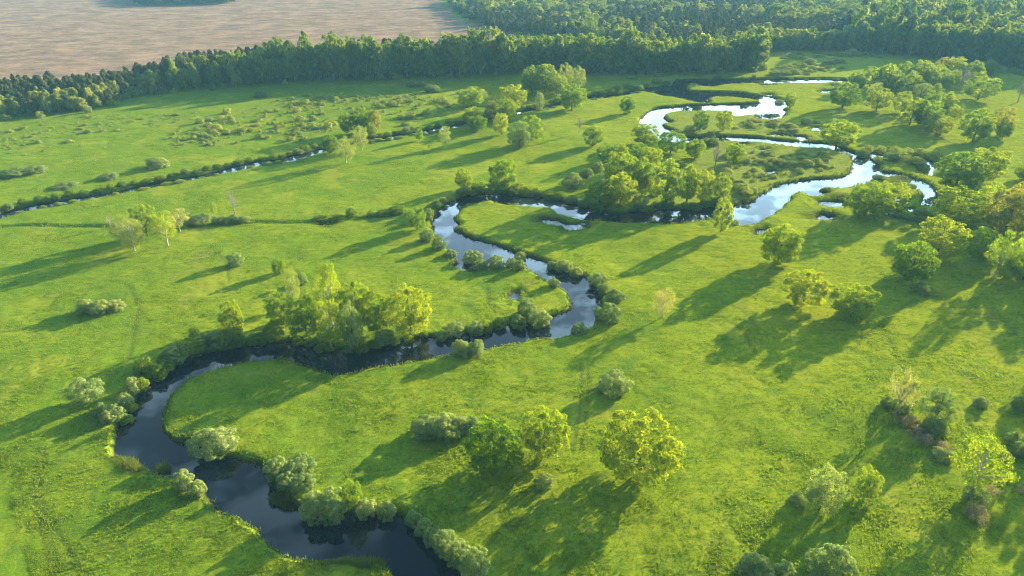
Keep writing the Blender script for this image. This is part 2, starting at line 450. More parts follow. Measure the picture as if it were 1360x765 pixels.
pts = np.vstack([resample(RIV_W, 0.16, True)] + [resample(p, 0.3, True) for p in POND_W] + [resample(STREAM_W, 0.4, False)])
pts = pts + rng.normal(0, 1.1, pts.shape)
s = signed(pts[:, 0], pts[:, 1])
k = (s > -0.35) & (s < 2.2) & (pts[:, 1] < 420)
pts = pts[k]; s = s[k]
# reed beds standing in the shallows
beds = [(165,618,18,9),(178,628,14,6),(375,665,16,7),(385,672,12,5),(470,752,40,8),(430,752,24,5),(366,642,8,6),(217,624,10,5),(1190,240,20,6),(1205,248,12,4),(1020,154,16,3),(1110,262,16,3),(1225,224,10,7)]
bp_ = []
for (a, b_, rx, ry) in beds:
    m_ = int(rx * ry * 6)
    q = np.array([gp(a + rx * math.cos(f) * math.sqrt(u), b_ + ry * math.sin(f) * math.sqrt(u), WL) for f, u in zip(rng.uniform(0, 6.28, m_), rng.random(m_))])
    bp_.append(q)
bp_ = np.vstack(bp_)
rx_ = np.r_[pts[:, 0], bp_[:, 0]]; ry_ = np.r_[pts[:, 1], bp_[:, 1]]
sb = signed(bp_[:, 0], bp_[:, 1])
rz_ = np.r_[np.where(s > 0, WL + (0.45 - WL) * (1 - (1 - np.clip(s / 1.6, 0, 1)) ** 2), WL - 0.1), np.where(sb > 0.4, 0.1, WL - 0.1)]
o = obj('riverside_reeds', tufts('riverside_reeds', rx_, ry_, rz_, rng.uniform(0.35, 0.85, len(rx_)) * (0.6 + 1.0 * vnoise(rx_ / 4, ry_ / 4)), 0.06 + 0.0003 * ry_, rng, M['reed'], 4))
tag(o, 'tall green reeds and sedge fringing the water', 'reeds', kind='stuff')

# ------------------------------------------------------------------ plants: a few grown kinds, copied with their own size and turn
def tube(P, R, k=6):
    P = np.asarray(P, float); R = np.asarray(R, float); V = []
    for i, p in enumerate(P):
        d = P[min(i + 1, len(P) - 1)] - P[max(i - 1, 0)]; d /= np.linalg.norm(d) + 1e-9
        a = np.cross(d, (0.31, 0.87, 0.1) if abs(d[2]) > 0.7 else (0, 0, 1)); a /= np.linalg.norm(a); b_ = np.cross(d, a)
        for j in range(k):
            t = 2 * PI * j / k; V.append(p + R[i] * (math.cos(t) * a + math.sin(t) * b_))
    F = [(i * k + j, i * k + (j + 1) % k, (i + 1) * k + (j + 1) % k, (i + 1) * k + j) for i in range(len(P) - 1) for j in range(k)]
    return np.array(V), np.array(F)


def join(parts):
    V, F, o_ = [], [], 0
    for v, f in parts:
        V.append(v); F.append(f + o_); o_ += len(v)
    return np.vstack(V), np.vstack(F)


def leaf_quads(P, Nn, size, rng, up=0.0):
    n_ = len(P)
    Nn = Nn + rng.normal(0, 0.4, (n_, 3)); Nn[:, 2] += up; Nn /= np.linalg.norm(Nn, axis=1)[:, None] + 1e-9
    t = rng.normal(0, 1, (n_, 3)); t -= (t * Nn).sum(1)[:, None] * Nn; t /= np.linalg.norm(t, axis=1)[:, None] + 1e-9
    b_ = np.cross(Nn, t); s1 = size * rng.uniform(0.6, 1.3, n_)[:, None]; s2 = s1 * rng.uniform(0.45, 0.8, n_)[:, None]
    sag = Nn * s1 * 0.25
    V = np.stack([P - t * s1 - sag, P - b_ * s2, P + t * s1 - sag, P + b_ * s2], 1).reshape(-1, 3)
    return V, np.arange(n_ * 4).reshape(-1, 4)


def clumps(rng, n_, cen, rad, cr, zmin=0.08, shape=None, gap=0.0):
    """clump centres spread over an uneven shell, heavier outside"""
    out = []
    lob = [(rng.uniform(0, 2 * PI), rng.uniform(-0.3, 1.0), rng.uniform(0.82, 1.13)) for _ in range(7)]
    i = 0
    while len(out) < n_ and i < n_ * 30:
        i += 1
        z = 1 - 2 * (i * 0.7548777 % 1.0); f = 2 * PI * (i * 0.5698403 % 1.0) + rng.normal(0, 0.2)
        z = np.clip(z + rng.normal(0, 0.12), -0.97, 1)
        rr = rng.uniform(0.78, 1.0) if rng.random() < 0.8 else rng.uniform(0.3, 0.7)
        for (lf, lz, ls) in lob:
            if math.cos(f - lf) > 0.72 and abs(z - lz) < 0.45: rr *= ls
        s_ = max(0, 1 - abs(z) ** 2.5) ** .45
        p = np.array([cen[0] + rad[0] * rr * s_ * math.cos(f), cen[1] + rad[0] * rr * s_ * math.sin(f), cen[2] + rad[1] * rr * z])
        if shape is not None:
            k_ = shape((p[2] - cen[2]) / rad[1]); p[0] *= k_; p[1] *= k_
        if p[2] < zmin or rng.random() < gap: continue
        out.append((p, rng.uniform(*cr), rng.random()))
    return out


def crown(name, seed, mat, n_=34, cen=(0, 0, .57), rad=(.36, .34), cr=(.10, .17), leaves=260, size=.022, zmin=.16, shape=None, gap=0.0, flat=.8, fluff=0.12, hollow=True, up=0.25):
    rng = np.random.default_rng(seed)
    cl = clumps(rng, n_, cen, rad, cr, zmin, shape, gap)
    PP, NN, TT = [], [], []
    C0 = np.array(cen)
    for (c, r, t) in cl:
        m_ = int(leaves * .75 * (r / np.mean(cr)) ** 2)
        v = rng.normal(0, 1, (m_, 3)); v[:, 2] += 0.35; o_ = c - C0; v += o_ / (np.linalg.norm(o_) + 1e-6) * 0.55
        v /= np.linalg.norm(v, axis=1)[:, None]
        q = c + v * r * (np.array([1, 1, flat])) * (rng.uniform(0.72, 1.0, (m_, 1)) + rng.normal(0, fluff, (m_, 1)))
        PP.append(q); NN.append(v); TT.append(np.clip(t * 0.45 + rng.random(m_) * 0.55, 0, 1))
    P = np.vstack(PP); Nn = np.vstack(NN); T = np.concatenate(TT)
    k_ = P[:, 2] > 0.005
    if hollow:   # leaves buried in a neighbouring clump get no light and fall
        for (c, r, t) in cl:
            k_ &= ~((((P - c) / np.array([1, 1, flat])) ** 2).sum(1) < (r * 0.55) ** 2)
    P, Nn, T = P[k_], Nn[k_], T[k_]
    w = 0.5 * (np.percentile(P[:, 0], 99) - np.percentile(P[:, 0], 1) + np.percentile(P[:, 1], 99) - np.percentile(P[:, 1], 1))
    top = np.percentile(P[:, 2], 99.7); sc = np.array([1 / w, 1 / w, 1 / top])
    P = P * sc
    V, F = leaf_quads(P, Nn, size, rng, up)
    cl = [(c * sc, r, t) for c, r, t in cl]
    return np_mesh(name, V, F, mat, tint=np.repeat(T, 4)), cl


def trunk(name, seed, mat, cl, r0=.03, fork=.28, limbs=9, lean=0.02, top=.8):
    rng = np.random.default_rng(seed + 77)
    lx, ly = rng.normal(0, lean, 2)
    ax = lambda z: np.array([lx * z + 0.012 * math.sin(z * 7 + seed), ly * z + 0.012 * math.cos(z * 6 + seed), z])
    zs = np.r_[-0.03, 0.0, 0.04, np.linspace(.1, top, 6)]
    rr = np.r_[r0 * 1.7, r0 * 1.45, r0 * 1.1, r0 * np.linspace(1, .25, 6)]
    parts = [tube([ax(z) for z in zs], rr, 8)]
    order = rng.permutation(len(cl))[:limbs]
    for i in order:
        c = cl[i][0]; z0 = min(max(fork, c[2] * rng.uniform(.4, .7)), top * .9)
        a = ax(z0); m_ = (a + c) / 2 + np.array([0, 0, rng.uniform(-.02, .06)])
        r1 = r0 * rng.uniform(.3, .5)
        parts.append(tube([a, a * .6 + m_ * .4 + [0, 0, .01], m_, c], [r1, r1 * .8, r1 * .6, r1 * .2], 5))
        e = c + rng.normal(0, .06, 3); parts.append(tube([m_, (m_ + e) / 2, e], [r1 * .5, r1 * .3, r1 * .1], 4))
    V, F = join(parts)
    return np_mesh(name, V, F, mat, smooth=True)


def twigs(name, seed, mat, spread=.42, n_=16, fine=9):
    """branches and twigs of a leafless tree"""
    rng = np.random.default_rng(seed); parts = []
    for i in range(n_):
        z0 = rng.uniform(.3, .85); f = i * 2.4 + rng.normal(0, .3); L = spread * (1.15 - z0) * rng.uniform(.7, 1.3)
        a = np.array([0, 0, z0]); e = a + np.array([math.cos(f) * L, math.sin(f) * L, rng.uniform(.12, .35) * (1 - z0 * .4)]); m_ = (a + e) / 2 + np.array([0, 0, -.02])
        parts.append(tube([a, m_, e], [.011, .008, .003], 4))
        for j in range(fine):
            t = rng.uniform(.25, 1); b_ = a * (1 - t) + e * t; g = b_ + rng.normal(0, .075, 3) + [math.cos(f) * .05, math.sin(f) * .05, .06]
            parts.append(tube([b_, (b_ + g) / 2 + rng.normal(0, .008, 3), g], [.005, .0038, .0018], 3))
    V, F = join(parts); V[:, 2] = np.minimum(V[:, 2], 1.0)
    return np_mesh(name, V, F, mat)


KIND = {}


def kind(key, name, many, trunk_mat, tr, **kw):
    L = []
    for i in range(many):
        seed = (sum(map(ord, key)) * 31 + i * 101) % 99991
        me, cl = crown(name + '_crown', seed, **kw)
        L.append((me, trunk(name + '_trunk', seed, trunk_mat, cl, **tr) if tr is not None else None))
    KIND[key] = (name, L)


B_ = M['bark']
kind('oak', 'broadleaf_tree', 5, B_, dict(r0=.028, fork=.2), mat=M['oak'], n_=120, cen=(0, 0, .5), rad=(.37, .42), cr=(.055, .10), leaves=130, size=.021, gap=.12, zmin=.07)
kind('ash', 'broadleaf_tree', 5, B_, dict(r0=.026, limbs=12, fork=.2), mat=M['ash'], n_=130, cen=(0, 0, .52), rad=(.37, .42), cr=(.05, .09), leaves=112, size=.020, gap=.14, zmin=.09)
kind('light', 'broadleaf_tree', 3, B_, dict(r0=.028, fork=.2), mat=M['alder'], n_=110, cen=(0, 0, .5), rad=(.37, .42), cr=(.055, .10), leaves=115, size=.021, gap=.12, zmin=.07)
kind('alder', 'slender_tree', 3, B_, dict(r0=.05, limbs=7), mat=M['alder'], n_=70, cen=(0, 0, .52), rad=(.31, .43), cr=(.07, .13), leaves=140, size=.024, zmin=.07, flat=.55, shape=lambda z: 1.15 - .45 * z)
kind('birch', 'birch_tree', 3, M['white_bark'], dict(r0=.028, limbs=11, fork=.3), mat=M['birch'], n_=90, cen=(0, 0, .56), rad=(.34, .40), cr=(.05, .10), leaves=115, size=.015, zmin=.14, gap=.12, fluff=.2, flat=1.05)
kind('ybirch', 'birch_tree', 2, M['white_bark'], dict(r0=.03, limbs=11, fork=.3), mat=M['ash'], n_=70, cen=(0, 0, .6), rad=(.34, .37), cr=(.05, .10), leaves=100, size=.018, zmin=.22, gap=.15, fluff=.2)
kind('straw', 'birch_tree', 1, M['white_bark'], dict(r0=.03, limbs=14, fork=.35), mat=M['straw'], n_=40, cen=(0, 0, .62), rad=(.34, .35), cr=(.07, .14), leaves=130, size=.02, zmin=.26, gap=.2, fluff=.25)
kind('willow', 'willow_tree', 3, B_, dict(r0=.035, limbs=10), mat=M['willow'], n_=100, cen=(0, 0, .5), rad=(.37, .43), cr=(.055, .11), leaves=130, size=.019, zmin=.05, gap=.1, fluff=.16)
kind('thin', 'willow_tree', 2, M['dead_bark'], dict(r0=.03, limbs=14, fork=.3), mat=M['straw'], n_=34, cen=(0, 0, .66), rad=(.36, .32), cr=(.06, .13), leaves=120, size=.02, zmin=.32, gap=.2, fluff=.28)
kind('orange', 'broadleaf_tree', 2, B_, dict(r0=.028, limbs=11, fork=.2), mat=M['orange'], n_=110, cen=(0, 0, .52), rad=(.37, .42), cr=(.055, .10), leaves=90, size=.021, gap=.1, zmin=.09, fluff=.16)
kind('bush', 'willow_bush', 6, None, None, mat=M['willow'], n_=80, cen=(0, 0, .36), rad=(.36, .5), cr=(.07, .12), leaves=165, size=.025, zmin=.02, flat=1.0, fluff=.05, up=.3)
kind('gbush', 'green_bush', 4, None, None, mat=M['alder'], n_=60, cen=(0, 0, .36), rad=(.36, .5), cr=(.08, .13), leaves=150, size=.028, zmin=.02, flat=1.0, fluff=.07, up=.3)
kind('scrub', 'low_shrub', 4, None, None, mat=M['scrub'], n_=16, cen=(0, 0, .3), rad=(.36, .5), cr=(.14, .25), leaves=190, size=.045, zmin=.02, flat=1.0, gap=.15, fluff=.12, up=.3)
kind('dry', 'dry_reed_clump', 2, None, None, mat=M['dry'], n_=20, cen=(0, 0, .3), rad=(.38, .5), cr=(.12, .2), leaves=130, size=.035, zmin=.02, flat=1.3, gap=.1, fluff=.3, up=-.3)
KIND['bare'] = ('dead_tree', [(twigs('dead_tree_branches', 900 + i, M['dead_bark']), trunk('dead_tree_trunk', 900 + i, M['dead_bark'], [(np.array([.2 * math.cos(j * 1.9), .2 * math.sin(j * 1.9), .6 + .05 * j]), .1, .5) for j in range(7)], r0=.035, limbs=6, top=.97)) for i in range(3)])
# forest kinds, seen only from far away
kind('wood', 'forest_tree', 5, B_, dict(r0=.026, limbs=4), mat=M['wood'], n_=60, cen=(0, 0, .54), rad=(.36, .43), cr=(.08, .15), leaves=68, size=.038, zmin=.05, flat=.62)
kind('ywood', 'forest_tree', 3, M['white_bark'], dict(r0=.022, limbs=5), mat=M['leafy'], n_=60, cen=(0, 0, .56), rad=(.36, .41), cr=(.08, .15), leaves=60, size=.038, zmin=.08, flat=.62)
kind('young', 'young_birch_tree', 3, M['white_bark'], dict(r0=.03, limbs=4), mat=M['birch'], n_=30, cen=(0, 0, .5), rad=(.34, .46), cr=(.12, .2), leaves=100, size=.05, zmin=.06, flat=.7, shape=lambda z: 1.1 - .35 * z)
kind('pine', 'pine_tree', 3, M['pine_bark'], dict(r0=.022, limbs=3, fork=.5), mat=M['pine'], n_=30, cen=(0, 0, .56), rad=(.34, .42), cr=(.10, .2), leaves=80, size=.05, zmin=.12, flat=.45, shape=lambda z: 1.05 - .6 * z)

R = random.Random(3)
BARE_WORDS = {'bare'}


def grow(key, x, y, w, h, label=None, cat=None, group=None, name=None, lean=0.0, single=False, z=None):
    nm, L = KIND[key]; me, tr = R.choice(L)
    s = float(signed(np.array([x]), np.array([y]))[0])
    z0 = float(land_z(x, y)[0]) - 0.12 if z is None else z
    z0 = WL - 0.1 if s < 0 else WL + (z0 - WL) * (1 - (1 - min(s / 1.6, 1)) ** 2)
    if tr is None:
        o = obj(name or nm, me)
        tag(o, label, cat, group)
    else:
        o = bpy.data.objects.new(name or nm, None); COL.objects.link(o); o.empty_display_size = 0.3
        tag(o, label, cat, group)
        obj('branches' if key == 'bare' else 'crown', me, o); obj('trunk', tr, o)
    o.location = (x, y, z0 - 0.05); o.scale = (w, w, h)
    o.rotation_euler = (R.uniform(-.03, .03), R.uniform(-.03, .03) + lean, R.uniform(0, 2 * PI))
    return o


def size_at(px, by, ty, wpx, squat=0.0):
    """ground point, width and height of a plant from its outline in the photograph"""
    x, y = gp(px, by)
    for _ in range(2):
        v = (ty - 382.5) / FPX
        t = math.tan(PITCH + math.atan(v))
        h = max(0.5, H - y * t)
        w = wpx / FPX * depth(x, y, h * .5)
    return x, y, w, h


def tree(px, by, ty, w, key, label, name=None, group=None):
    by2 = by - 0.10 * w if key in ('oak', 'ash', 'light', 'orange', 'willow') else by
    x, y, wm_, h = size_at(px, by2, ty, w)
    h -= wm_ * 0.06
    return grow(key, x, y, wm_ * .95, max(h, 1.5), label, 'tree', group, name)


def bush(px, by, ty, w, label, key='bush', group=None, name=None):
    x, y, wm_, h = size_at(px, by - 0.16 * w, ty, w)
    h = max(0.9, (h - wm_ * 0.08) * .9)
    return grow(key, x, y, wm_ * .9, h, label, 'bush', group, name)

# ------------------------------------------------------------------ every tree and bush of the meadow
for a in [
 # near meadow
 (848,642,556,106,'ash','largest lone yellow-green tree, throwing a broad shadow across the near meadow'),
 (657,634,562,76,'oak','dark green round tree on the left of the touching pair in the near meadow'),
 (722,612,548,66,'ash','yellow-green tree on the right of the touching pair in the near meadow'),
 (120,541,501,44,'willow','pale domed willow on the meadow edge above the river bend at the far left'),
 (312,447,402,30,'ash','small irregular bright green tree rising from the hedge along the left river bend'),
 (471,680,632,24,'light','slim light green sapling standing up between rounded willow bushes on the near river bank'),
 (1087,686,624,48,'willow','grey-green feathery willow between two long shadows in the lower right meadow'),
 (1148,666,620,32,'light','small light green tree with a pale rim, beside the grey-green feathery willow'),
 (1292,656,583,70,'ybirch','sparse yellow tree with star-like open crown above dry reeds at the lower right'),
 (1187,556,490,38,'thin','thin straw-coloured willow with see-through crown above pale shrubs in the right meadow'),
 (1240,566,520,44,'willow','airy grey-green willow leaning over a dark white-rimmed bush'),
 (879,424,385,30,'straw','small straw-coloured birch with thin see-through crown alone in the middle meadow'),
 (1033,357,297,53,'oak','tall oval green tree with yellow right edge, casting the long shadow toward the river neck'),
 (1066,413,361,57,'ash','lopsided spreading tree just in front of the tall oval tree'),
 (1130,429,380,60,'ash','round yellow-topped tree standing in a big shadow, right of the lopsided one'),
 (957,312,262,27,'light','narrow upright tree alone on the near bank against the bright water'),
 (1148,295,243,58,'oak','broad dark tree with gaps through which bright water shows'),
 (1182,284,238,42,'ash','yellow tree tucked behind the broad dark tree at the water loop'),
 # right-hand grove
 (1268,258,200,58,'oak','large dense tree at the end of the right river loop, darker of the two domes'),
 (1305,248,194,50,'ash','large dome of yellow-green behind the dense tree at the right river loop'),
 (1271,304,249,70,'ash','wide bright-rimmed tree on the right bank just below the river loop'),
 (1243,352,290,58,'ash','bright yellow tree with ragged right side in front of the wide bright-rimmed tree'),
 (1205,380,320,50,'oak','compact dark green ball of a tree, front left of the right-hand grove'),
 (1300,352,305,44,'light','shaded olive tree half hidden behind a bright birch in the right-hand grove'),
 (1319,372,309,40,'ybirch','bright yellow tree with pale stem lit from the right inside the right-hand grove'),
 (1332,322,252,60,'orange','broad reddish-brown tree in the right-hand grove'),
 (1352,304,238,44,'orange','tawny tree at the picture edge behind the broad reddish-brown one'),
 (1317,288,240,40,'light','olive green tree between the two domes and the reddish tree'),
 (1360,242,218,26,'oak','small green tree cut by the right picture edge above the grove'),
 (1356,380,334,48,'light','shaded green tree cut by the right picture edge at the foot of the grove'),
 # middle clump on the river neck
 (787,198,167,27,'oak','small round tree alone on the meadow left of the middle clump'),
 (769,179,156,14,'bare','thin bare tree on the open meadow left of the bright river loop'),
 (722,188,158,8,'bare','slim bare snag wrapped in ivy standing right of the pale double tree'),
 (855,196,164,33,'oak','domed dark green tree at the left tip of the bright river loop'),
 (890,208,172,38,'light','open-crowned green tree against the white water of the river loop'),
 (922,214,184,25,'oak','compact green tree with short shadow between the open-crowned tree and the grey leafless one'),
 (949,227,192,24,'bare','grey leafless tree on the marsh behind the middle clump'),
 (974,221,189,25,'ash','small yellow-green tree right of the grey leafless tree'),
 (848,228,190,30,'oak','green tree at the back of the middle clump, left of its yellow neighbour'),
 (864,234,195,26,'ash','yellow-green tree on the right shoulder at the back of the middle clump'),
 (823,217,190,22,'oak','small green tree at the upper left back of the middle clump'),
 (805,219,188,26,'light','light green tree at the left edge of the middle clump, behind pinkish bushes'),
 (820,262,202,50,'ash','tall yellow-topped tree forming the heart of the middle clump'),
 (851,260,208,34,'ash','bright yellow tree on the right of the heart of the middle clump'),
 (844,252,212,18,'bare','grey leafless tree standing in front of yellow crowns in the middle clump'),
 (796,280,238,46,'light','low spreading green tree leaning over the dark water, left of two'),
 (823,281,232,42,'ash','low spreading yellow-lit tree leaning over the dark water, right of two'),
 (857,263,230,28,'ash','small yellow tree at the right foot of the middle clump beside a pale bush'),
 (885,272,210,40,'alder','tall greyish green tree at the left of the row on the dark river bank'),
 (912,270,218,22,'alder','narrow green tree second in the row on the dark river bank'),
 (931,272,225,32,'ash','golden topped tree third in the row on the dark river bank'),
 (956,268,228,24,'ash','yellow-green tree at the right end of the row on the dark river bank'),
 (929,178,146,20,'oak','pointed dark tree on the islet inside the bright river loop'),
 (960,178,146,26,'ash','yellow tree on the islet inside the bright river loop'),
 # upper river bend
 (617,255,224,21,'oak','small oblong green tree above the bushes where the river turns back'),
 (667,259,211,37,'oak','round green tree mirrored in the dark water of the upper river bend'),
 (554,309,276,26,'light','bright green round tree left of the river at the mouth of the small ditch'),
 # grove at the near river bend
 (372,367,344,18,'oak','small lone green tree up the meadow behind the big riverside grove'),
 (392,408,357,20,'birch','thin pale birch with white stem at the back left of the big riverside grove'),
 (376,440,389,38,'light','bushy bright green tree at the left end of the big riverside grove'),
 (442,412,350,28,'ash','green treetop at the very back of the big riverside grove'),
 (442,436,362,40,'ybirch','golden birch at the back of the big riverside grove'),
 (408,452,394,46,'light','light green tree left of the leaning grey stems in the riverside grove'),
 (440,462,392,40,'ybirch','leaning many-stemmed tree with grey trunks bent over the black water'),
 (478,440,372,44,'ash','tall bright tree in the middle of the big riverside grove'),
 (469,464,397,30,'willow','drooping grey-green tree reaching to the water in front of the riverside grove'),
 (502,446,387,38,'ash','yellow tree with visible dark limbs right of the middle of the riverside grove'),
 (546,452,382,62,'ash','wide golden tree at the right end of the big riverside grove, mirrored in the river'),
 # left group on the ditch
 (165,327,289,27,'birch','blurry pale birch, left of two overlapping ones by the small ditch'),
 (180,335,289,34,'birch','full pale birch with white stem, right of two overlapping ones by the small ditch'),
 (197,318,271,32,'ash','bright green tree with rounded crown between the pale birches on the small ditch'),
 (224,328,281,30,'ybirch','yellow-green birch leaning on a white stem in front of the ditch'),
 (240,309,276,30,'thin','greyish half-bare tree with drooping branches behind the leaning birch'),
 (286,289,269,9,'ybirch','very thin green sapling standing alone by the ditch shrubs'),
 (312,286,252,24,'bare','white dead tree with spreading branches above round ditch bushes'),
 (148,304,288,17,'bare','small bare shrubby tree at the left end of the birch group'),
 # upper left along the narrow stream
 (440,207,178,20,'oak','deep green round tree on the near side of the narrow stream'),
 (460,218,180,27,'birch','pale many-stemmed birch by the narrow stream, nearest of its group'),
 (481,201,167,19,'birch','pale upright birch just right of the many-stemmed one by the narrow stream'),
 (462,181,150,20,'oak','dark green tree at the left of the stand with the orange tree'),
 (482,181,145,27,'oak','broad green tree touching the orange tree by the narrow stream'),
 (499,179,146,18,'orange','orange-leaved tree beside the narrow stream'),
 (495,183,163,15,'light','short green tree under the orange tree'),
 (557,189,170,10,'light','small pointed green sapling at the edge of the narrow stream'),
 (592,196,167,15,'birch','slim pale birch alone right of the pointed sapling by the stream'),
 # centre along the narrow stream
 (626,147,114,35,'light','broad light green tree at the upper left of the streamside trees in the centre'),
 (627,167,139,26,'ash','yellow-lit tree just below the broad light green one by the stream'),
 (634,177,153,26,'oak','low dark round tree in front of the yellow-lit one by the stream'),
 (680,151,111,39,'ash','large rounded pale yellow tree on the far side of the narrow stream'),
 (655,161,130,25,'orange','olive-brown tree left of a bright yellow one in the streamside group'),
 (671,164,129,31,'ash','bright yellow tree in the heart of the central streamside group'),
 (666,183,151,21,'ash','small tree on a clear trunk in front of the central streamside group'),
 (690,200,160,32,'willow','pale grey-green rounded tree at the front of the central streamside group'),
 (705,194,153,33,'ash','yellow-green tree right behind the pale rounded one at the front of the streamside group'),
 (706,128,86,31,'oak','left third of the massive dark dome near the tall belt'),
 (724,127,84,37,'light','middle peak of the massive dome near the tall belt'),
 (739,131,97,27,'oak','right shoulder of the massive dome near the tall belt'),
 (753,119,83,18,'birch','left of two slender pale trees behind the massive dome'),
 (769,120,87,19,'birch','right of two slender pale trees behind the massive dome'),
 (759,150,110,33,'oak','dense green tree on the stream right below the two slender pale trees'),
 (717,150,122,12,'willow','narrow greyish tree on the stream below the massive dome'),
 (833,154,128,20,'oak','small oval tree alone on the meadow left of the white river loop'),
 (1048,146,123,15,'oak','small dark tree at the right tip of the white river loop'),
 # far right clump
 (1118,148,108,38,'oak','rounded dark tree at the left front of the far right clump'),
 (1163,151,114,35,'ash','neat round yellow-green tree standing free in front of the far right clump'),
 (1111,198,152,47,'light','big dense tree on the river corner below the far right clump'),
 (1196,153,121,24,'ash','small yellow tree in the dark gap of the far right clump'),
 (1208,171,129,35,'ash','left half of the large twin dome in front of the far right clump'),
 (1229,176,133,35,'oak','right half of the large twin dome in front of the far right clump'),
 (1244,183,153,39,'ash','low spreading pale yellow tree at the foot of the twin dome'),
 (1234,151,121,20,'oak','small pointed green tree peeping over the twin dome'),
 (1256,156,122,23,'alder','pale upright tree right of the twin dome'),
 (1250,161,136,18,'oak','dark little tree wedged right behind the twin dome'),
 (1265,166,142,19,'ash','little yellow tree at the right side of the twin dome'),
 (1222,131,110,23,'willow','greyish tree in the shade in the middle of the far right clump'),
 (1241,133,110,19,'alder','bluish upright tree beside the greyish one in the far right clump'),
 (1134,123,96,22,'oak','dark tree at the far left end of the far right clump by the thin channel'),
 (1155,119,88,27,'light','rounded tree second from the left end along the back of the far right clump'),
 (1176,119,84,23,'ash','yellow-topped tree along the back of the far right clump behind a bigger green one'),
 (1184,125,92,31,'oak','full green tree in the left middle of the far right clump'),
 (1199,113,81,25,'oak','green tree in the back row of the far right clump, above the small shaded ones'),
 (1211,123,94,24,'light','medium green tree in the centre of the far right clump'),
 (1221,113,79,25,'ash','yellow-topped tree in the centre of the back row of the far right clump'),
 (1239,116,84,30,'light','wide shaded tree in the right middle of the far right clump'),
 (1249,106,76,21,'orange','tawny tree in the back row of the far right clump'),
 (1267,105,75,23,'ash','tall tree in the back row of the far right clump, beside the tawny one'),
 (1250,121,95,24,'ash','sunlit tree in the front of the right middle of the far right clump'),
 (1265,117,92,17,'ash','slim sunlit tree right of the sunlit front tree of the far right clump'),
 (1291,111,80,25,'oak','rounded tree near the right end of the back row of the far right clump'),
 (1278,121,90,18,'bare','greyish leafless tree inside the right end of the far right clump'),
 (1297,116,94,19,'ash','pale rounded tree just behind the broad low oak-like one'),
 (1310,103,79,22,'oak','dark bluish ball of a tree at the right end behind the far right clump'),
 (1299,137,100,43,'light','broad low tree at the right end of the far right clump with grass around it'),
 (1351,137,107,23,'bare','grey bare tree alone by the right picture edge'),
 (1292,194,144,40,'oak','large tree left of the reddish one on the meadow at the right'),
 (1325,184,141,31,'orange','reddish-topped tree on the meadow at the right'),
 (1330,188,161,20,'oak','small dark tree in front of the reddish-topped one'),
]: tree(*a)

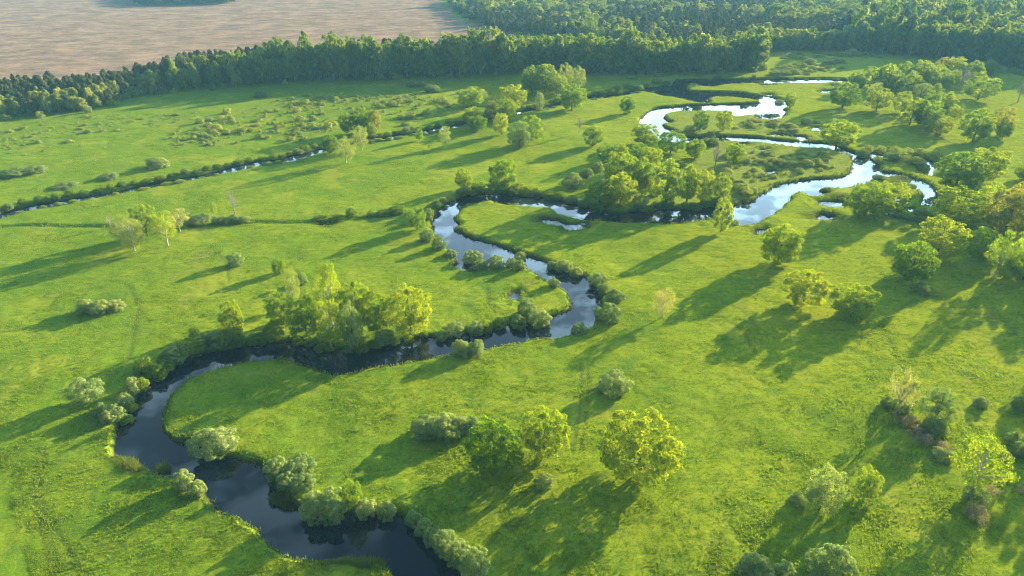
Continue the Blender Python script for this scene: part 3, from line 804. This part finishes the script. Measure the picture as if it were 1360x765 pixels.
for a in [
 (722,652,630,26,'tiny pale shrub below the near touching pair of trees'),
 (566,586,553,42,'left dome of the four-part silvery willow thicket in the near meadow'),
 (592,588,549,42,'tallest dome of the four-part silvery willow thicket in the near meadow'),
 (611,582,552,34,'third dome of the four-part silvery willow thicket in the near meadow'),
 (628,578,552,26,'right dome of the four-part silvery willow thicket in the near meadow'),
 (814,528,492,46,'round silvery willow bush alone in the middle meadow'),
 (613,477,448,27,'left half of the pale double bush on the near river bank'),
 (633,475,449,24,'right half of the pale double bush on the near river bank'),
 (287,609,568,64,'big pale domed bush overhanging the water on the inner bend'),
 (370,638,606,32,'cream topped bush on the bank, upper left of the bank cluster'),
 (399,634,606,40,'hollow-looking pale bush ring on the bank, right of the cream topped one'),
 (382,652,628,28,'bush at the water in the bank cluster, left of a pair'),
 (403,655,633,36,'bush at the water in the bank cluster, right of a pair'),
 (420,690,645,40,'left side of the biggest silvery dome mirrored in the near river'),
 (443,690,641,44,'right side of the biggest silvery dome mirrored in the near river'),
 (487,686,658,32,'pale bush right of the slim sapling at the near river'),
 (513,687,662,28,'last small bush of the bank row ending at the grassy point'),
 (549,696,675,24,'first small bush at the top of the slanting row on the right river bank'),
 (563,711,684,26,'second bush of the slanting row on the right river bank'),
 (575,722,693,26,'third bush of the slanting row on the right river bank'),
 (592,738,702,38,'pale rounded bush halfway down the slanting row on the right river bank'),
 (608,752,715,36,'yellowish bush near the bottom of the slanting row on the right river bank'),
 (630,770,724,42,'largest bush at the bottom of the slanting row on the right river bank'),
 (247,654,624,28,'pale bush on the tip of the left near bank'),
 (264,663,638,24,'small bush behind the pale bush on the left near bank'),
 (137,556,536,20,'small bush at the foot of the pale domed willow'),
 (175,527,510,22,'grey bush on the left bank with dry earth below it'),
 (167,542,522,24,'pale bush below the grey bush on the left bank'),
 (156,560,537,26,'green bush below the pale bush on the left bank'),
 (146,566,546,22,'low bush lowest on the left bank'),
 (603,447,423,29,'pale bush above the bank right of the golden tree'),
 (631,443,421,28,'dark green bush on the bank right of the pale one'),
 (586,451,435,18,'little bush between the golden tree and the pale bank bush'),
 (700,421,394,26,'feathery pale bush on the bank of the inner meadow'),
 (717,434,405,34,'large pale bush beside the blue water of the inner meadow'),
 (690,435,413,26,'green bush left of the large pale bush of the inner meadow'),
 (769,446,425,25,'small bush at the water below the pair of dark domes'),
 (807,432,401,38,'larger dark dome of a bush at the outer river bend'),
 (816,406,383,28,'round dark bush above the larger dark dome at the outer river bend'),
 (801,391,375,18,'small bush between the river and two bigger bushes of the outer bend'),
 (794,382,362,29,'rounded bush with pale top at the head of the outer bend'),
 (765,367,350,18,'right bush of the dark-mirrored trio on the inner bank'),
 (749,362,341,26,'middle bush of the dark-mirrored trio on the inner bank'),
 (733,357,342,16,'left bush of the dark-mirrored trio on the inner bank'),
 (736,384,368,18,'small round bush casting shadow at the edge of the inner meadow'),
 (691,346,329,17,'single round bush where the inner meadow ends in a point'),
 (627,351,328,29,'pale bush on the spit at the left of the row across the river'),
 (639,361,343,21,'dark bush second in the row across the river'),
 (659,359,338,25,'largest round bush in the row across the river'),
 (679,357,339,17,'fourth bush in the row across the river'),
 (690,362,344,17,'last bush in the row across the river'),
 (567,324,303,20,'bush below the bright green round tree left of the river'),
 (583,334,313,20,'bush on the left bank between its upper neighbour and a low round one'),
 (598,344,330,20,'low round bush at the lower end of the left bank chain'),
 (569,295,275,15,'lowest dark bush of the chain up the outside of the river turn'),
 (571,284,270,13,'pale bush of the chain up the outside of the river turn'),
 (579,279,266,14,'tall bush of the chain up the outside of the river turn'),
 (589,271,261,12,'small bush of the chain up the outside of the river turn'),
 (599,268,257,14,'rounded bush near the top of the chain up the outside of the river turn'),
 (761,254,228,31,'dark grey willow bush on the grass left of the middle clump'),
 (779,239,222,19,'dark bush behind the grey willow bush left of the middle clump'),
 (793,232,214,18,'pinkish half-bare bush at the left of the middle clump'),
 (850,279,258,22,'dark bush on the bank under the middle clump'),
 (869,264,248,14,'pale bush in the sunny gap right of the middle clump'),
 (937,196,181,15,'left bush of the dark pair behind the compact green tree'),
 (948,196,181,17,'right bush of the dark pair behind the compact green tree'),
 (917,178,164,18,'rounded dark bush left of the pointed dark tree on the islet'),
 (943,184,171,15,'dark bush between the two islet trees'),
 (402,381,361,17,'small dark round bush behind the big riverside grove'),
 (511,459,437,32,'sunny undergrowth bush at the foot of the golden trees'),
 (265,302,284,33,'wide domed bush right of the half-bare tree on the ditch'),
 (287,299,287,11,'little bush left of the dead tree on the ditch'),
 (300,299,285,17,'round bush directly left under the dead white tree'),
 (312,298,283,13,'dark bush directly under the dead white tree'),
 (325,298,286,18,'round bush directly right of the dead white tree'),
 (314,357,333,22,'egg shaped pale bush alone in the left meadow'),
 (116,419,395,25,'left third of the pale oblong bush in the left meadow'),
 (134,421,396,30,'middle third of the pale oblong bush in the left meadow'),
 (154,416,397,28,'right third of the pale oblong bush in the left meadow'),
 (210,229,207,32,'round brownish bush above the narrow stream'),
 (145,243,229,27,'low bush between the round brownish one and a darker one'),
 (87,255,241,33,'dark flat bush with long shadow above the narrow stream'),
 (18,240,221,38,'wide pale bush at the left picture edge'),
 (46,235,218,34,'pale bush touching the wide one at the left picture edge'),
 (500,192,180,25,'flat brownish bush right of the birches on the narrow stream'),
 (538,170,162,13,'small grey bush above the narrow stream'),
 (641,131,117,13,'pale grey bush behind the broad light green streamside tree'),
 (549,119,104,19,'grey-green bush in the shade of the tall belt, left of a lit pair'),
 (562,118,107,15,'middle bush of those in front of the tall belt'),
 (571,126,110,16,'lit round bush in front of the tall belt, left of two'),
 (578,125,111,14,'lit round bush in front of the tall belt, right of two'),
 (347,132,118,19,'single glowing pale bush at the edge of the shade of the tall belt'),
 (872,114,101,14,'dark bush left of two at the shaded river end under the belt'),
 (886,115,103,16,'dark bush right of two at the shaded river end under the belt'),
 (823,103,97,19,'flat pale bush in the shade right of the massive dome'),
 (1144,209,192,17,'dark round bush standing at the water on the river corner'),
 (1035,137,128,13,'small bush left of the small dark tree at the loop tip'),
 (1070,168,155,15,'grey bush left of the small white pond'),
 (1084,166,159,17,'low bush directly above the small white pond'),
 (1168,241,231,20,'dark green bush between the water and the yellow tree of the loop'),
 (1224,289,273,25,'rounded brown-green bush at the end of the right branch'),
 (1190,292,280,20,'left bush of the low dark row below the right branch'),
 (1207,295,283,22,'middle bush of the low dark row below the right branch'),
 (1222,298,286,18,'right bush of the low dark row below the right branch'),
 (977,300,288,12,'small round bush right of the narrow upright tree at the water'),
 (1000,775,738,48,'large silvery bush cut by the bottom picture edge'),
 (1040,778,751,38,'lower pale bush at the bottom picture edge beside the large silvery one'),
 (1099,787,720,66,'huge grey-green willow bush at the bottom picture edge'),
 (1057,673,655,22,'small bush leaning against the grey-green feathery willow'),
 (1177,546,527,20,'dark-shadowed bush left under the thin straw-coloured willow'),
 (1196,556,528,26,'pale bush right under the thin straw-coloured willow'),
 (1238,582,556,34,'dark bush with white rim under the airy grey-green willow'),
 (1250,616,598,32,'cream coloured low bush left of the star-like tree'),
 (1301,544,527,20,'small pale bush alone in the right meadow'),
 (1293,674,645,34,'willow bush under the star-like tree'),
 (1343,595,573,22,'grey-green bush near the right edge, upper of two'),
 (1354,612,588,26,'grey-green bush near the right edge, lower of two'),
 (1222,396,376,24,'yellowish sapling bush in the shade below the dark green ball'),
 (1352,548,524,24,'dark bush cut by the right edge beside a dark shadow'),
]: bush(*a)
for a in [
 (1206,572,552,30,'pinkish dry reed clump below the thin straw-coloured willow'),
 (1217,585,568,30,'pale dry reed clump in the middle of the right ditch line'),
 (1229,596,577,28,'brown dry reed clump beside the dark bush with white rim'),
 (1251,604,588,26,'tan dry reed clump above the cream bush'),
 (1294,696,668,32,'purple-brown dry reeds below the star-like tree'),
 (1327,612,594,28,'purple-brown dry reeds left of the two grey-green bushes'),
 (1356,660,645,18,'purple-brown dry reeds at the right edge'),
 (1316,660,646,22,'purple-brown dry reeds right of the star-like tree'),
]: bush(*a[:5], key='dry')

# hedges of shrubs along banks
rs = random.Random(21)


def row(P, step, w, h, label, group, key='gbush', jit=1.0, name=None, yoff=0.0):
    W = resample(ground_line(P), step, False)
    for x, y_ in W:
        x += rs.gauss(0, jit); y_ += rs.gauss(0, jit) + yoff
        s_ = rs.uniform(.55, 1.2)
        grow(key if rs.random() < .75 else R.choice(['bush', 'gbush']), x, y_, w * s_, h * .88 * rs.uniform(.7, 1.3), label, 'bush', group, name)


row([(163,560),(172,535)], 2.2, 2.6, 1.6, 'low shrub packed on the left bank above the near river bend', 'shrubs on the left bank', jit=.5)
row([(176,523),(198,503),(222,487),(240,472),(262,463),(290,459),(320,457),(345,453),(368,448)], 2.5, 4.4, 3.3, 'green bush in the unbroken hedge along the left river bend', 'hedge along the left river bend', jit=.7)
row([(205,488),(232,469),(258,455),(285,450),(320,447)], 5.0, 3.4, 2.6, 'green bush in the unbroken hedge along the left river bend', 'hedge along the left river bend', jit=.9)
row([(390,451),(430,460),(470,463),(512,460),(535,451),(565,446)], 3.4, 2.6, 1.6, 'low bush at the water under the riverside grove', 'low bushes under the riverside grove', jit=.5)
row([(645,435),(668,430),(684,428)], 3.4, 3.8, 2.2, 'low bush on the bank between the dark bush and the feathery ones', 'low bank bushes', jit=.4)
row([(612,259),(640,255),(665,255),(692,257),(720,259),(745,263)], 4.0, 5.0, 3.4, 'dark bush in the shaded hedge along the upper river bend', 'hedge along the upper river bend', jit=.6)
row([(745,263),(775,271),(800,280)], 5.0, 4.2, 2.6, 'dark bush in the shaded hedge along the upper river bend', 'hedge along the upper river bend', jit=.6)
row([(856,276),(885,275),(915,276),(945,272),(968,272)], 4.2, 4.2, 2.6, 'low dark bush along the bank below the tree row', 'low bushes below the tree row', jit=.6)
row([(968,268),(985,262),(1003,255)], 4.6, 5.0, 3.2, 'grey scrub bush on the marsh corner right of the tree row', 'scrub on the marsh corner', key='scrub', jit=1.8)
row([(430,293),(455,291),(480,288),(505,286),(528,284)], 4.6, 5.0, 2.6, 'round bush in the short hedge on the small ditch', 'short hedge on the small ditch', jit=.6)
row([(1153,203),(1175,203),(1200,205),(1225,207),(1246,211)], 5.0, 6.0, 3.2, 'dull grey-green bush in the row along the far bank of the right loop', 'bushes along the right loop', key='scrub', jit=.8)
row([(1170,216),(1190,214),(1210,218),(1226,223)], 4.6, 5.6, 3.0, 'pale bush on the grassy islet of the right loop', 'bushes on the islet of the right loop', key='scrub', jit=.8)
row([(950,105),(975,104),(1000,104.5),(1015,103)], 5.5, 5.5, 2.4, 'bush on the far bank of the thin channel in front of the belt end', 'bushes on the far channel bank', jit=1.5)
row([(1030,104),(1060,104.5),(1090,104.5),(1125,104)], 9.0, 4.0, 1.3, 'bush on the far bank of the thin channel in the open', 'bushes on the open channel bank', jit=1.2)
row([(795,127),(815,122),(835,119),(856,117)], 5.0, 6.5, 3.6, 'bush where the narrow stream meets the river', 'bushes at the stream mouth', jit=1.8)
row([(1308,86),(1330,92),(1352,99)], 9.0, 6.0, 3.0, 'bush on the dark ditch at the far right', 'bushes on the far right ditch', jit=1.0)
row([(1310,99),(1325,97),(1340,97)], 7.0, 8.0, 4.5, 'pale bush on the grass beyond the dark bluish ball tree', 'pale bushes beyond the far right clump', key='scrub', jit=2)
# both banks of the narrow stream
for side in (-1, 1):
    W = resample(STREAM_W, 4.2, False); T_ = np.gradient(W, axis=0); T_ /= np.linalg.norm(T_, axis=1)[:, None]
    for i, (p, t) in enumerate(zip(W, T_)):
        if p[0] < -225 or rs.random() < (.08 if side > 0 else .5): continue
        off = side * (3.9 + abs(rs.gauss(0, .7)))
        grow('gbush' if rs.random() < .75 else 'bush', p[0] - t[1] * off, p[1] + t[0] * off, rs.uniform(2.2, 4.3), rs.uniform(1.0, 2.2) * (1 if side > 0 else .65),
             'low leafy bush in the hedge along the far bank of the narrow stream' if side > 0 else 'low leafy bush in the hedge along the near bank of the narrow stream', 'bush', 'bushes along the narrow stream')

# scrub: the larger ones each on their own, the countless small ones as one mass


def scatter_poly(P, n_, rng_):
    W = ground_line(P); lo, hi = W.min(0), W.max(0); out = []
    while len(out) < n_:
        q = rng_.uniform(lo, hi, (400, 2))
        q = q[inside(q[:, 0], q[:, 1], W)]
        q = q[vnoise(q[:, 0] / 22, q[:, 1] / 22) + rng_.normal(0, .25, len(q)) > .46]
        q = q[signed(q[:, 0], q[:, 1]) > 1.2]
        out += list(q)
    return np.array(out[:n_])


rg = np.random.default_rng(8)
small = []
for P, nb, ns, w, h, lab in [
    ([(330,140),(410,128),(560,128),(610,140),(560,160),(470,165),(400,190),(330,190),(240,200),(215,185),(280,160)], 85, 360, 2.7, 1.6, 'pale rounded shrub scattered on the wet meadow in front of the tall belt'),
    ([(0,170),(120,155),(260,150),(300,165),(200,190),(120,205),(0,210)], 22, 150, 2.4, .9, 'tiny low shrub on the wide meadow at the upper left'),
    ([(1022,92),(1070,82),(1115,80),(1120,94),(1080,101),(1030,102)], 16, 60, 5.5, 2.0, 'low dark shrub on the far meadow right of the belt end'),
    ([(972,202),(1040,204),(1100,208),(1120,224),(1060,232),(1000,244),(960,262),(905,262),(950,235)], 36, 90, 3.4, 1.5, 'grey-green scrub bush on the marsh between the river loops'),
    ([(985,162),(1030,162),(1062,172),(1060,180),(1000,178),(975,172)], 8, 30, 4.0, 1.3, 'small scrub bush on the marsh inside the white loop'),
    ([(1050,70),(1150,72),(1170,78),(1100,80),(1040,79)], 10, 40, 7, 2.4, 'dull scrub bush at the foot of the far forest wall'),
    ([(800,92),(920,96),(900,104),(830,108)], 6, 25, 5, 1.6, 'low shrub in the shade of the belt near the river end')]:
    for x, y_ in scatter_poly(P, nb, rg):
        s_ = rg.uniform(.8, 1.6)
        grow('scrub', x, y_, w * s_, h * s_ * rg.uniform(.8, 1.2), lab, 'bush', 'scattered scrub')
    for x, y_ in scatter_poly(P, ns, rg): small.append((x, y_, w * rg.uniform(.35, .8), h * rg.uniform(.4, .8)))


def instanced(name, pts, keys, label, cat):
    """a mass of plants too many to count: points carrying grown kinds (x, y, z, width, height, kind index)"""
    c = bpy.data.collections.new(name + '_kinds'); src = []
    for k_ in keys:
        for me, tr in KIND[k_][1]:
            if tr is None: m2 = me
            else:
                va = np.empty(len(me.vertices) * 3, np.float32); me.vertices.foreach_get('co', va)
                vb = np.empty(len(tr.vertices) * 3, np.float32); tr.vertices.foreach_get('co', vb)
                fa = np.arange(len(me.vertices)).reshape(-1, 4)
                fb = np.empty(len(tr.loops), np.int32); tr.loops.foreach_get('vertex_index', fb)
                ta = np.empty(len(me.vertices), np.float32); me.attributes['tint'].data.foreach_get('value', ta)
                m2 = np_mesh(me.name + '_whole', np.vstack([va.reshape(-1, 3), vb.reshape(-1, 3)]), np.vstack([fa, fb.reshape(-1, 4) + len(me.vertices)]), me.materials[0], tint=np.r_[ta, np.zeros(len(tr.vertices))])
                m2.materials.append(tr.materials[0])
                mi = np.r_[np.zeros(len(fa), np.int32), np.ones(len(fb) // 4, np.int32)]; m2.polygons.foreach_set('material_index', mi)
            o_ = bpy.data.objects.new('%03d_' % len(src) + k_, m2); c.objects.link(o_); src.append(k_)
    pts = np.array([p[:5] for p in pts], np.float32), [p[5] for p in pts]
    P, ks = pts
    idx = []
    rr = random.Random(1)
    by = {k_: [i for i, s_ in enumerate(src) if s_ == k_] for k_ in keys}
    idx = np.array([rr.choice(by[k_]) for k_ in ks], np.int32)
    me = bpy.data.meshes.new(name); me.vertices.add(len(P)); me.vertices.foreach_set('co', np.ascontiguousarray(P[:, :3]).ravel())
    a = me.attributes.new('kind_index', 'INT', 'POINT'); a.data.foreach_set('value', idx)
    a = me.attributes.new('grow', 'FLOAT_VECTOR', 'POINT'); a.data.foreach_set('vector', np.stack([P[:, 3], P[:, 3], P[:, 4]], 1).astype(np.float32).ravel())
    a = me.attributes.new('turn', 'FLOAT_VECTOR', 'POINT'); tv = np.zeros((len(P), 3), np.float32); tv[:, 2] = np.random.default_rng(2).uniform(0, 6.28, len(P)); a.data.foreach_set('vector', tv.ravel())
    o_ = obj(name, me); tag(o_, label, cat, kind='stuff')
    g = bpy.data.node_groups.new(name + '_planting', 'GeometryNodeTree')
    g.interface.new_socket('Geometry', in_out='INPUT', socket_type='NodeSocketGeometry'); g.interface.new_socket('Geometry', in_out='OUTPUT', socket_type='NodeSocketGeometry')
    gi = g.nodes.new('NodeGroupInput'); go = g.nodes.new('NodeGroupOutput')
    ci = g.nodes.new('GeometryNodeCollectionInfo'); ci.inputs['Collection'].default_value = c; ci.inputs['Separate Children'].default_value = True; ci.inputs['Reset Children'].default_value = True
    ip = g.nodes.new('GeometryNodeInstanceOnPoints'); ip.inputs['Pick Instance'].default_value = True

    def na(n_, t_):
        q = g.nodes.new('GeometryNodeInputNamedAttribute'); q.data_type = t_; q.inputs['Name'].default_value = n_; return q.outputs['Attribute']
    g.links.new(gi.outputs[0], ip.inputs['Points']); g.links.new(ci.outputs[0], ip.inputs['Instance'])
    g.links.new(na('kind_index', 'INT'), ip.inputs['Instance Index']); g.links.new(na('turn', 'FLOAT_VECTOR'), ip.inputs['Rotation']); g.links.new(na('grow', 'FLOAT_VECTOR'), ip.inputs['Scale'])
    g.links.new(ip.outputs[0], go.inputs[0])
    md = o_.modifiers.new('planting', 'NODES'); md.node_group = g
    return o_


instanced('meadow_scrub', [(x, y_, float(land_z(x, y_)[0]) - .15, w, h, 'scrub') for x, y_, w, h in small], ['scrub'], 'countless small pale scrub tufts dotting the wet meadows', 'scrub')

# ------------------------------------------------------------------ the tall belt and the forest behind
FRONT = [(-60,166),(0,160),(60,156),(110,151),(135,143),(180,130),(250,122),(330,114),(420,109),(500,107),(560,105),(640,101),(700,99),(780,99),(850,99),(940,99),(1000,97),(1014,91)]
W = resample(ground_line(FRONT), 5.2, False)
rf = random.Random(4)
done = 0
for rowi in range(2):
    for i, (x, y_) in enumerate(W):
        if rf.random() < .07: continue
        x += rf.gauss(0, 1.6) - rowi * 1.5; y_ += rf.gauss(0, 1.6) + 2.0 + rowi * 6.5 + 9 * (float(vnoise(np.array([x / 14]), np.array([3.3]))[0]) - .5)
        f = x / max(y_, 1)          # how far left the tree stands as seen from above the meadow
        if f < -.50: key, h, w = ('young' if rf.random() < .8 else 'pine'), rf.uniform(6.5, 10) + rowi * 2, rf.uniform(4.5, 6.5)
        elif f < -.36: key, h, w = rf.choice(['young', 'wood', 'ywood', 'wood']), rf.uniform(12, 17), rf.uniform(5.5, 8)
        elif f < -.02: key, h, w = rf.choice(['wood', 'wood', 'ywood', 'ywood', 'wood']), rf.uniform(15, 25.5), rf.uniform(6, 12.5)
        else: key, h, w = rf.choice(['wood', 'wood', 'ywood', 'young', 'wood']), rf.uniform(11, 23), rf.uniform(6.5, 14)
        wave = .76 + .46 * float(vnoise(np.array([x / 16 + 40]), np.array([1.7 + rowi * .4]))[0])
        lab = {'young': 'pale young birch in the front of the long tree belt', 'pine': 'dark young pine in the front of the long tree belt',
               'wood': 'tall mid-green tree in the front of the long tree belt', 'ywood': 'tall yellow-topped tree in the front of the long tree belt'}[key]
        grow(key, x, y_, w * wave, h * wave, lab, 'tree', 'trees in the front of the long belt')

for x, y_ in resample(ground_line(FRONT), 9.0, False):
    if rf.random() < .35: continue
    grow(rf.choice(['gbush', 'scrub', 'bush']), x + rf.gauss(0, 3), y_ - 3 + rf.gauss(0, 2.0), rf.uniform(3, 6.5), rf.uniform(1.8, 4.2), 'shrub of the undergrowth at the foot of the long tree belt', 'bush', 'undergrowth along the belt')

rw = np.random.default_rng(6)
mass = []
# behind the front of the belt
Wb = resample(ground_line(FRONT), 4.6, False)
for x, y_ in Wb:
    f = x / y_
    deep = 62 if f < -.5 else (46 if f < -.3 else (30 if f < 0 else 38))
    for dpt in np.arange(14, deep, 5.0):
        xx = x + rw.normal(0, 1.6) - dpt * .12; yy = y_ + dpt + rw.normal(0, 1.6)
        if f < -.5: k_ = 'pine' if dpt > 28 or rw.random() < .25 else 'young'; h = rw.uniform(9, 13) if k_ == 'pine' else rw.uniform(7, 11); w = rw.uniform(4, 6)
        elif f < -.3: k_ = 'pine' if dpt > 22 else rw.choice(['wood', 'ywood', 'pine']); h = rw.uniform(12, 18); w = rw.uniform(5, 8)
        else: k_ = 'pine' if dpt > 24 and f < 0 else rw.choice(['wood', 'ywood', 'wood']); h = rw.uniform(15, 21) if f < .1 else rw.uniform(13, 20); w = rw.uniform(6, 10)
        mass.append((xx, yy, -.1, w, h, k_))
# the forest wall and the great forest behind it
FWALL = [(1012,70),(1050,67),(1100,68),(1160,71),(1220,76),(1290,83),(1360,92),(1480,106)]
Wf = resample(ground_line(FWALL), 6.2, False)
for i, (x, y_) in enumerate(Wf):
    hi = min(1, max(0, (x / y_ - .42) / .12))
    for r_ in range(3):
        mass.append((x + rw.normal(0, 1.6), y_ + r_ * 7 + rw.normal(0, 1.6), -.1, rw.uniform(7, 11) * (.75 + .25 * hi), (rw.uniform(10, 15) + 9 * hi) * (1 if r_ else .93), rw.choice(['wood', 'wood', 'ywood', 'young'] if hi < .5 else ['wood', 'wood', 'wood', 'ywood'])))
FOREST = ground_line([(596,4),(612,22),(640,36),(676,46),(740,48),(860,62),(1012,70),(1100,66),(1220,74),(1360,90),(1520,108),(1700,90),(1700,-36),(900,-42),(640,-40),(610,-24)])
lo, hi_ = FOREST.min(0), FOREST.max(0)
yy = lo[1]
while yy < min(hi_[1], 1500):
    sp = 6.0 + max(0, yy - 560) * .009
    xs = np.arange(lo[0], hi_[0], sp)
    xs = xs + rw.normal(0, sp * .28, len(xs)); ys = yy + rw.normal(0, sp * .28, len(xs))
    k_ = inside(xs, ys, FOREST) & (np.abs(xs / ys) < .95)
    for x, y_ in zip(xs[k_], ys[k_]):
        t = float(vnoise(np.array([x / 70]), np.array([y_ / 90]))[0]) + rw.normal(0, .1)
        right = x / y_ > .47 and y_ < 760
        if right: kk, h, w = rw.choice(['wood', 'wood', 'ywood', 'wood', 'young', 'pine']), rw.uniform(15, 25), rw.uniform(6, 11.5)
        elif t < .34: kk, h, w = 'pine', rw.uniform(8, 13), rw.uniform(4.5, 6.5) * sp / 6
        elif t < .62: kk, h, w = rw.choice(['young', 'young', 'ywood', 'pine']), rw.uniform(6, 11), rw.uniform(4.5, 7) * sp / 6
        else: kk, h, w = rw.choice(['wood', 'ywood', 'young']), rw.uniform(9, 16), rw.uniform(6, 9) * sp / 6
        s_ = rw.uniform(.75, 1.15); h *= s_; w *= s_
        if rw.random() < .06: continue
        if rw.random() < .03: h *= 1.4; w *= 1.4
        mass.append((x, y_, -.1, w, h, kk))
    yy += sp
# dark copse on the bog at the top of the picture
for P in ([(186,9),(240,8),(312,6),(330,-4),(250,-10),(170,-4)],):
    Wc = ground_line(P); lo, hi_ = Wc.min(0), Wc.max(0)
    q = rw.uniform(lo, hi_, (900, 2)); q = q[inside(q[:, 0], q[:, 1], Wc)]
    for x, y_ in q: mass.append((x, y_, -.1, rw.uniform(5, 8), rw.uniform(9, 14), 'pine'))
instanced('forest', mass, ['wood', 'ywood', 'young', 'pine'], 'mixed forest of pines and leafy trees behind the meadows', 'forest')

# trees just outside the right edge whose shadows fall into the meadow
for (px, by, ty, w, k_, lab) in [(1425,372,300,64,'oak','large green tree beyond the right edge, shading the grass below the grove'),(1470,440,350,70,'light','wide tree beyond the right edge, shading the middle of the right meadow'),
                                 (1440,560,480,70,'oak','round tree beyond the right edge, shading the ditch line'),(1455,660,560,80,'light','big tree beyond the right edge, shading the lower right corner'),(1400,330,262,56,'ash','yellow tree beyond the right edge behind the grove')]:
    tree(px, by, ty, w, k_, lab)

# ------------------------------------------------------------------ air, sky, sun, camera
hz = bpy.data.materials.new('pale_haze'); hz.use_nodes = True; nt = hz.node_tree; nt.nodes.clear()
out = nt.nodes.new('ShaderNodeOutputMaterial'); pv = nt.nodes.new('ShaderNodeVolumePrincipled')
pv.inputs['Color'].default_value = (0.26, 0.66, 1.0, 1); pv.inputs['Density'].default_value = 0.00014; pv.inputs['Anisotropy'].default_value = 0.0
nt.links.new(pv.outputs[0], out.inputs['Volume'])
x0, x1, y0, y1, z0, z1 = -5400, 5400, -300, 6300, -3.2, 83.0
hv = np.array([(x, y_, z) for x in (x0, x1) for y_ in (y0, y1) for z in (z0, z1)], float)
hf = np.array([(0, 1, 3, 2), (4, 6, 7, 5), (0, 4, 5, 1), (2, 3, 7, 6), (0, 2, 6, 4), (1, 5, 7, 3)])
tag(obj('haze', np_mesh('haze', hv, hf, hz)), kind='stuff', label='thin pale evening haze over the whole valley', cat='haze')

Wd = bpy.data.worlds.new('World'); S.world = Wd; Wd.use_nodes = True; nt = Wd.node_tree; nt.nodes.clear()
out = nt.nodes.new('ShaderNodeOutputWorld'); bg = nt.nodes.new('ShaderNodeBackground'); bg.inputs['Strength'].default_value = 0.029
sky = nt.nodes.new('ShaderNodeTexSky'); sky.sky_type = 'NISHITA'; sky.sun_disc = False
sky.sun_elevation = SUN_EL; sky.sun_rotation = SUN_AZ; sky.dust_density = 0.5; sky.air_density = 1.0; sky.ozone_density = 3.0
tc = nt.nodes.new('ShaderNodeTexCoord'); sx = nt.nodes.new('ShaderNodeSeparateXYZ'); nt.links.new(tc.outputs['Generated'], sx.inputs[0])
zc = math_n(nt, 'MAXIMUM', sx.outputs[2], 0.06)
cb = nt.nodes.new('ShaderNodeCombineXYZ'); nt.links.new(math_n(nt, 'DIVIDE', sx.outputs[0], zc), cb.inputs[0]); nt.links.new(math_n(nt, 'DIVIDE', sx.outputs[1], zc), cb.inputs[1])
cl_ = ramp(nt, noise(nt, 3.6, 5, 0.6, cb.outputs[0]), [(0.48, (0, 0, 0)), (0.58, (1, 1, 1))])
# the cloud bank towards the evening sun is far brighter than the clouds overhead and behind
fw = math_n(nt, 'ADD', math_n(nt, 'MULTIPLY', sx.outputs[0], 0.45), math_n(nt, 'MULTIPLY', sx.outputs[1], 0.89))
low = math_n(nt, 'POWER', math_n(nt, 'SUBTRACT', 1.0, math_n(nt, 'DIVIDE', zc, 0.9), True), 0.95)
br = math_n(nt, 'MULTIPLY_ADD', math_n(nt, 'MULTIPLY', low, math_n(nt, 'MAXIMUM', fw, 0.0)), 78.0)
br.node.inputs[2].default_value = 4.5
cc = nt.nodes.new('ShaderNodeVectorMath'); cc.operation = 'SCALE'; cc.inputs[0].default_value = (0.58, 0.88, 1.12); nt.links.new(br, cc.inputs['Scale'])
cm = mix(nt, math_n(nt, 'ADD', math_n(nt, 'MULTIPLY', cl_, 0.85), math_n(nt, 'POWER', low, 1.5), True), sky.outputs[0], cc.outputs[0])
nt.links.new(cm, bg.inputs[0]); nt.links.new(bg.outputs[0], out.inputs[0])

sl = bpy.data.lights.new('sun', 'SUN'); sl.energy = 5.0; sl.angle = math.radians(0.5); sl.color = (1.0, 0.74, 0.40)
so = bpy.data.objects.new('sun', sl); COL.objects.link(so)
so.rotation_euler = (math.radians(90) - SUN_EL, 0, math.radians(180) - SUN_AZ + 0.0)
so.location = (150, 150, 120)

cam = bpy.data.cameras.new('camera'); cam.sensor_width = 36; cam.lens = 36 * FPX / 1360; cam.clip_start = 0.5; cam.clip_end = 12000
co = bpy.data.objects.new('camera', cam); COL.objects.link(co); co.location = (0, 0, H); co.rotation_euler = (math.radians(90) - PITCH, 0, 0)
S.camera = co

S.view_settings.view_transform = 'Standard'; S.view_settings.look = 'None'; S.view_settings.gamma = 1; S.view_settings.exposure = 2.27
S.render.engine = 'CYCLES'; c = S.cycles
c.max_bounces = 6; c.diffuse_bounces = 3; c.glossy_bounces = 2; c.transmission_bounces = 4; c.volume_bounces = 1; c.transparent_max_bounces = 4
c.use_denoising = True; c.filter_width = 1.0; c.denoising_input_passes = 'RGB_ALBEDO_NORMAL'; c.denoising_prefilter = 'ACCURATE'; c.caustics_reflective = False; c.caustics_refractive = False
S.render.film_transparent = False
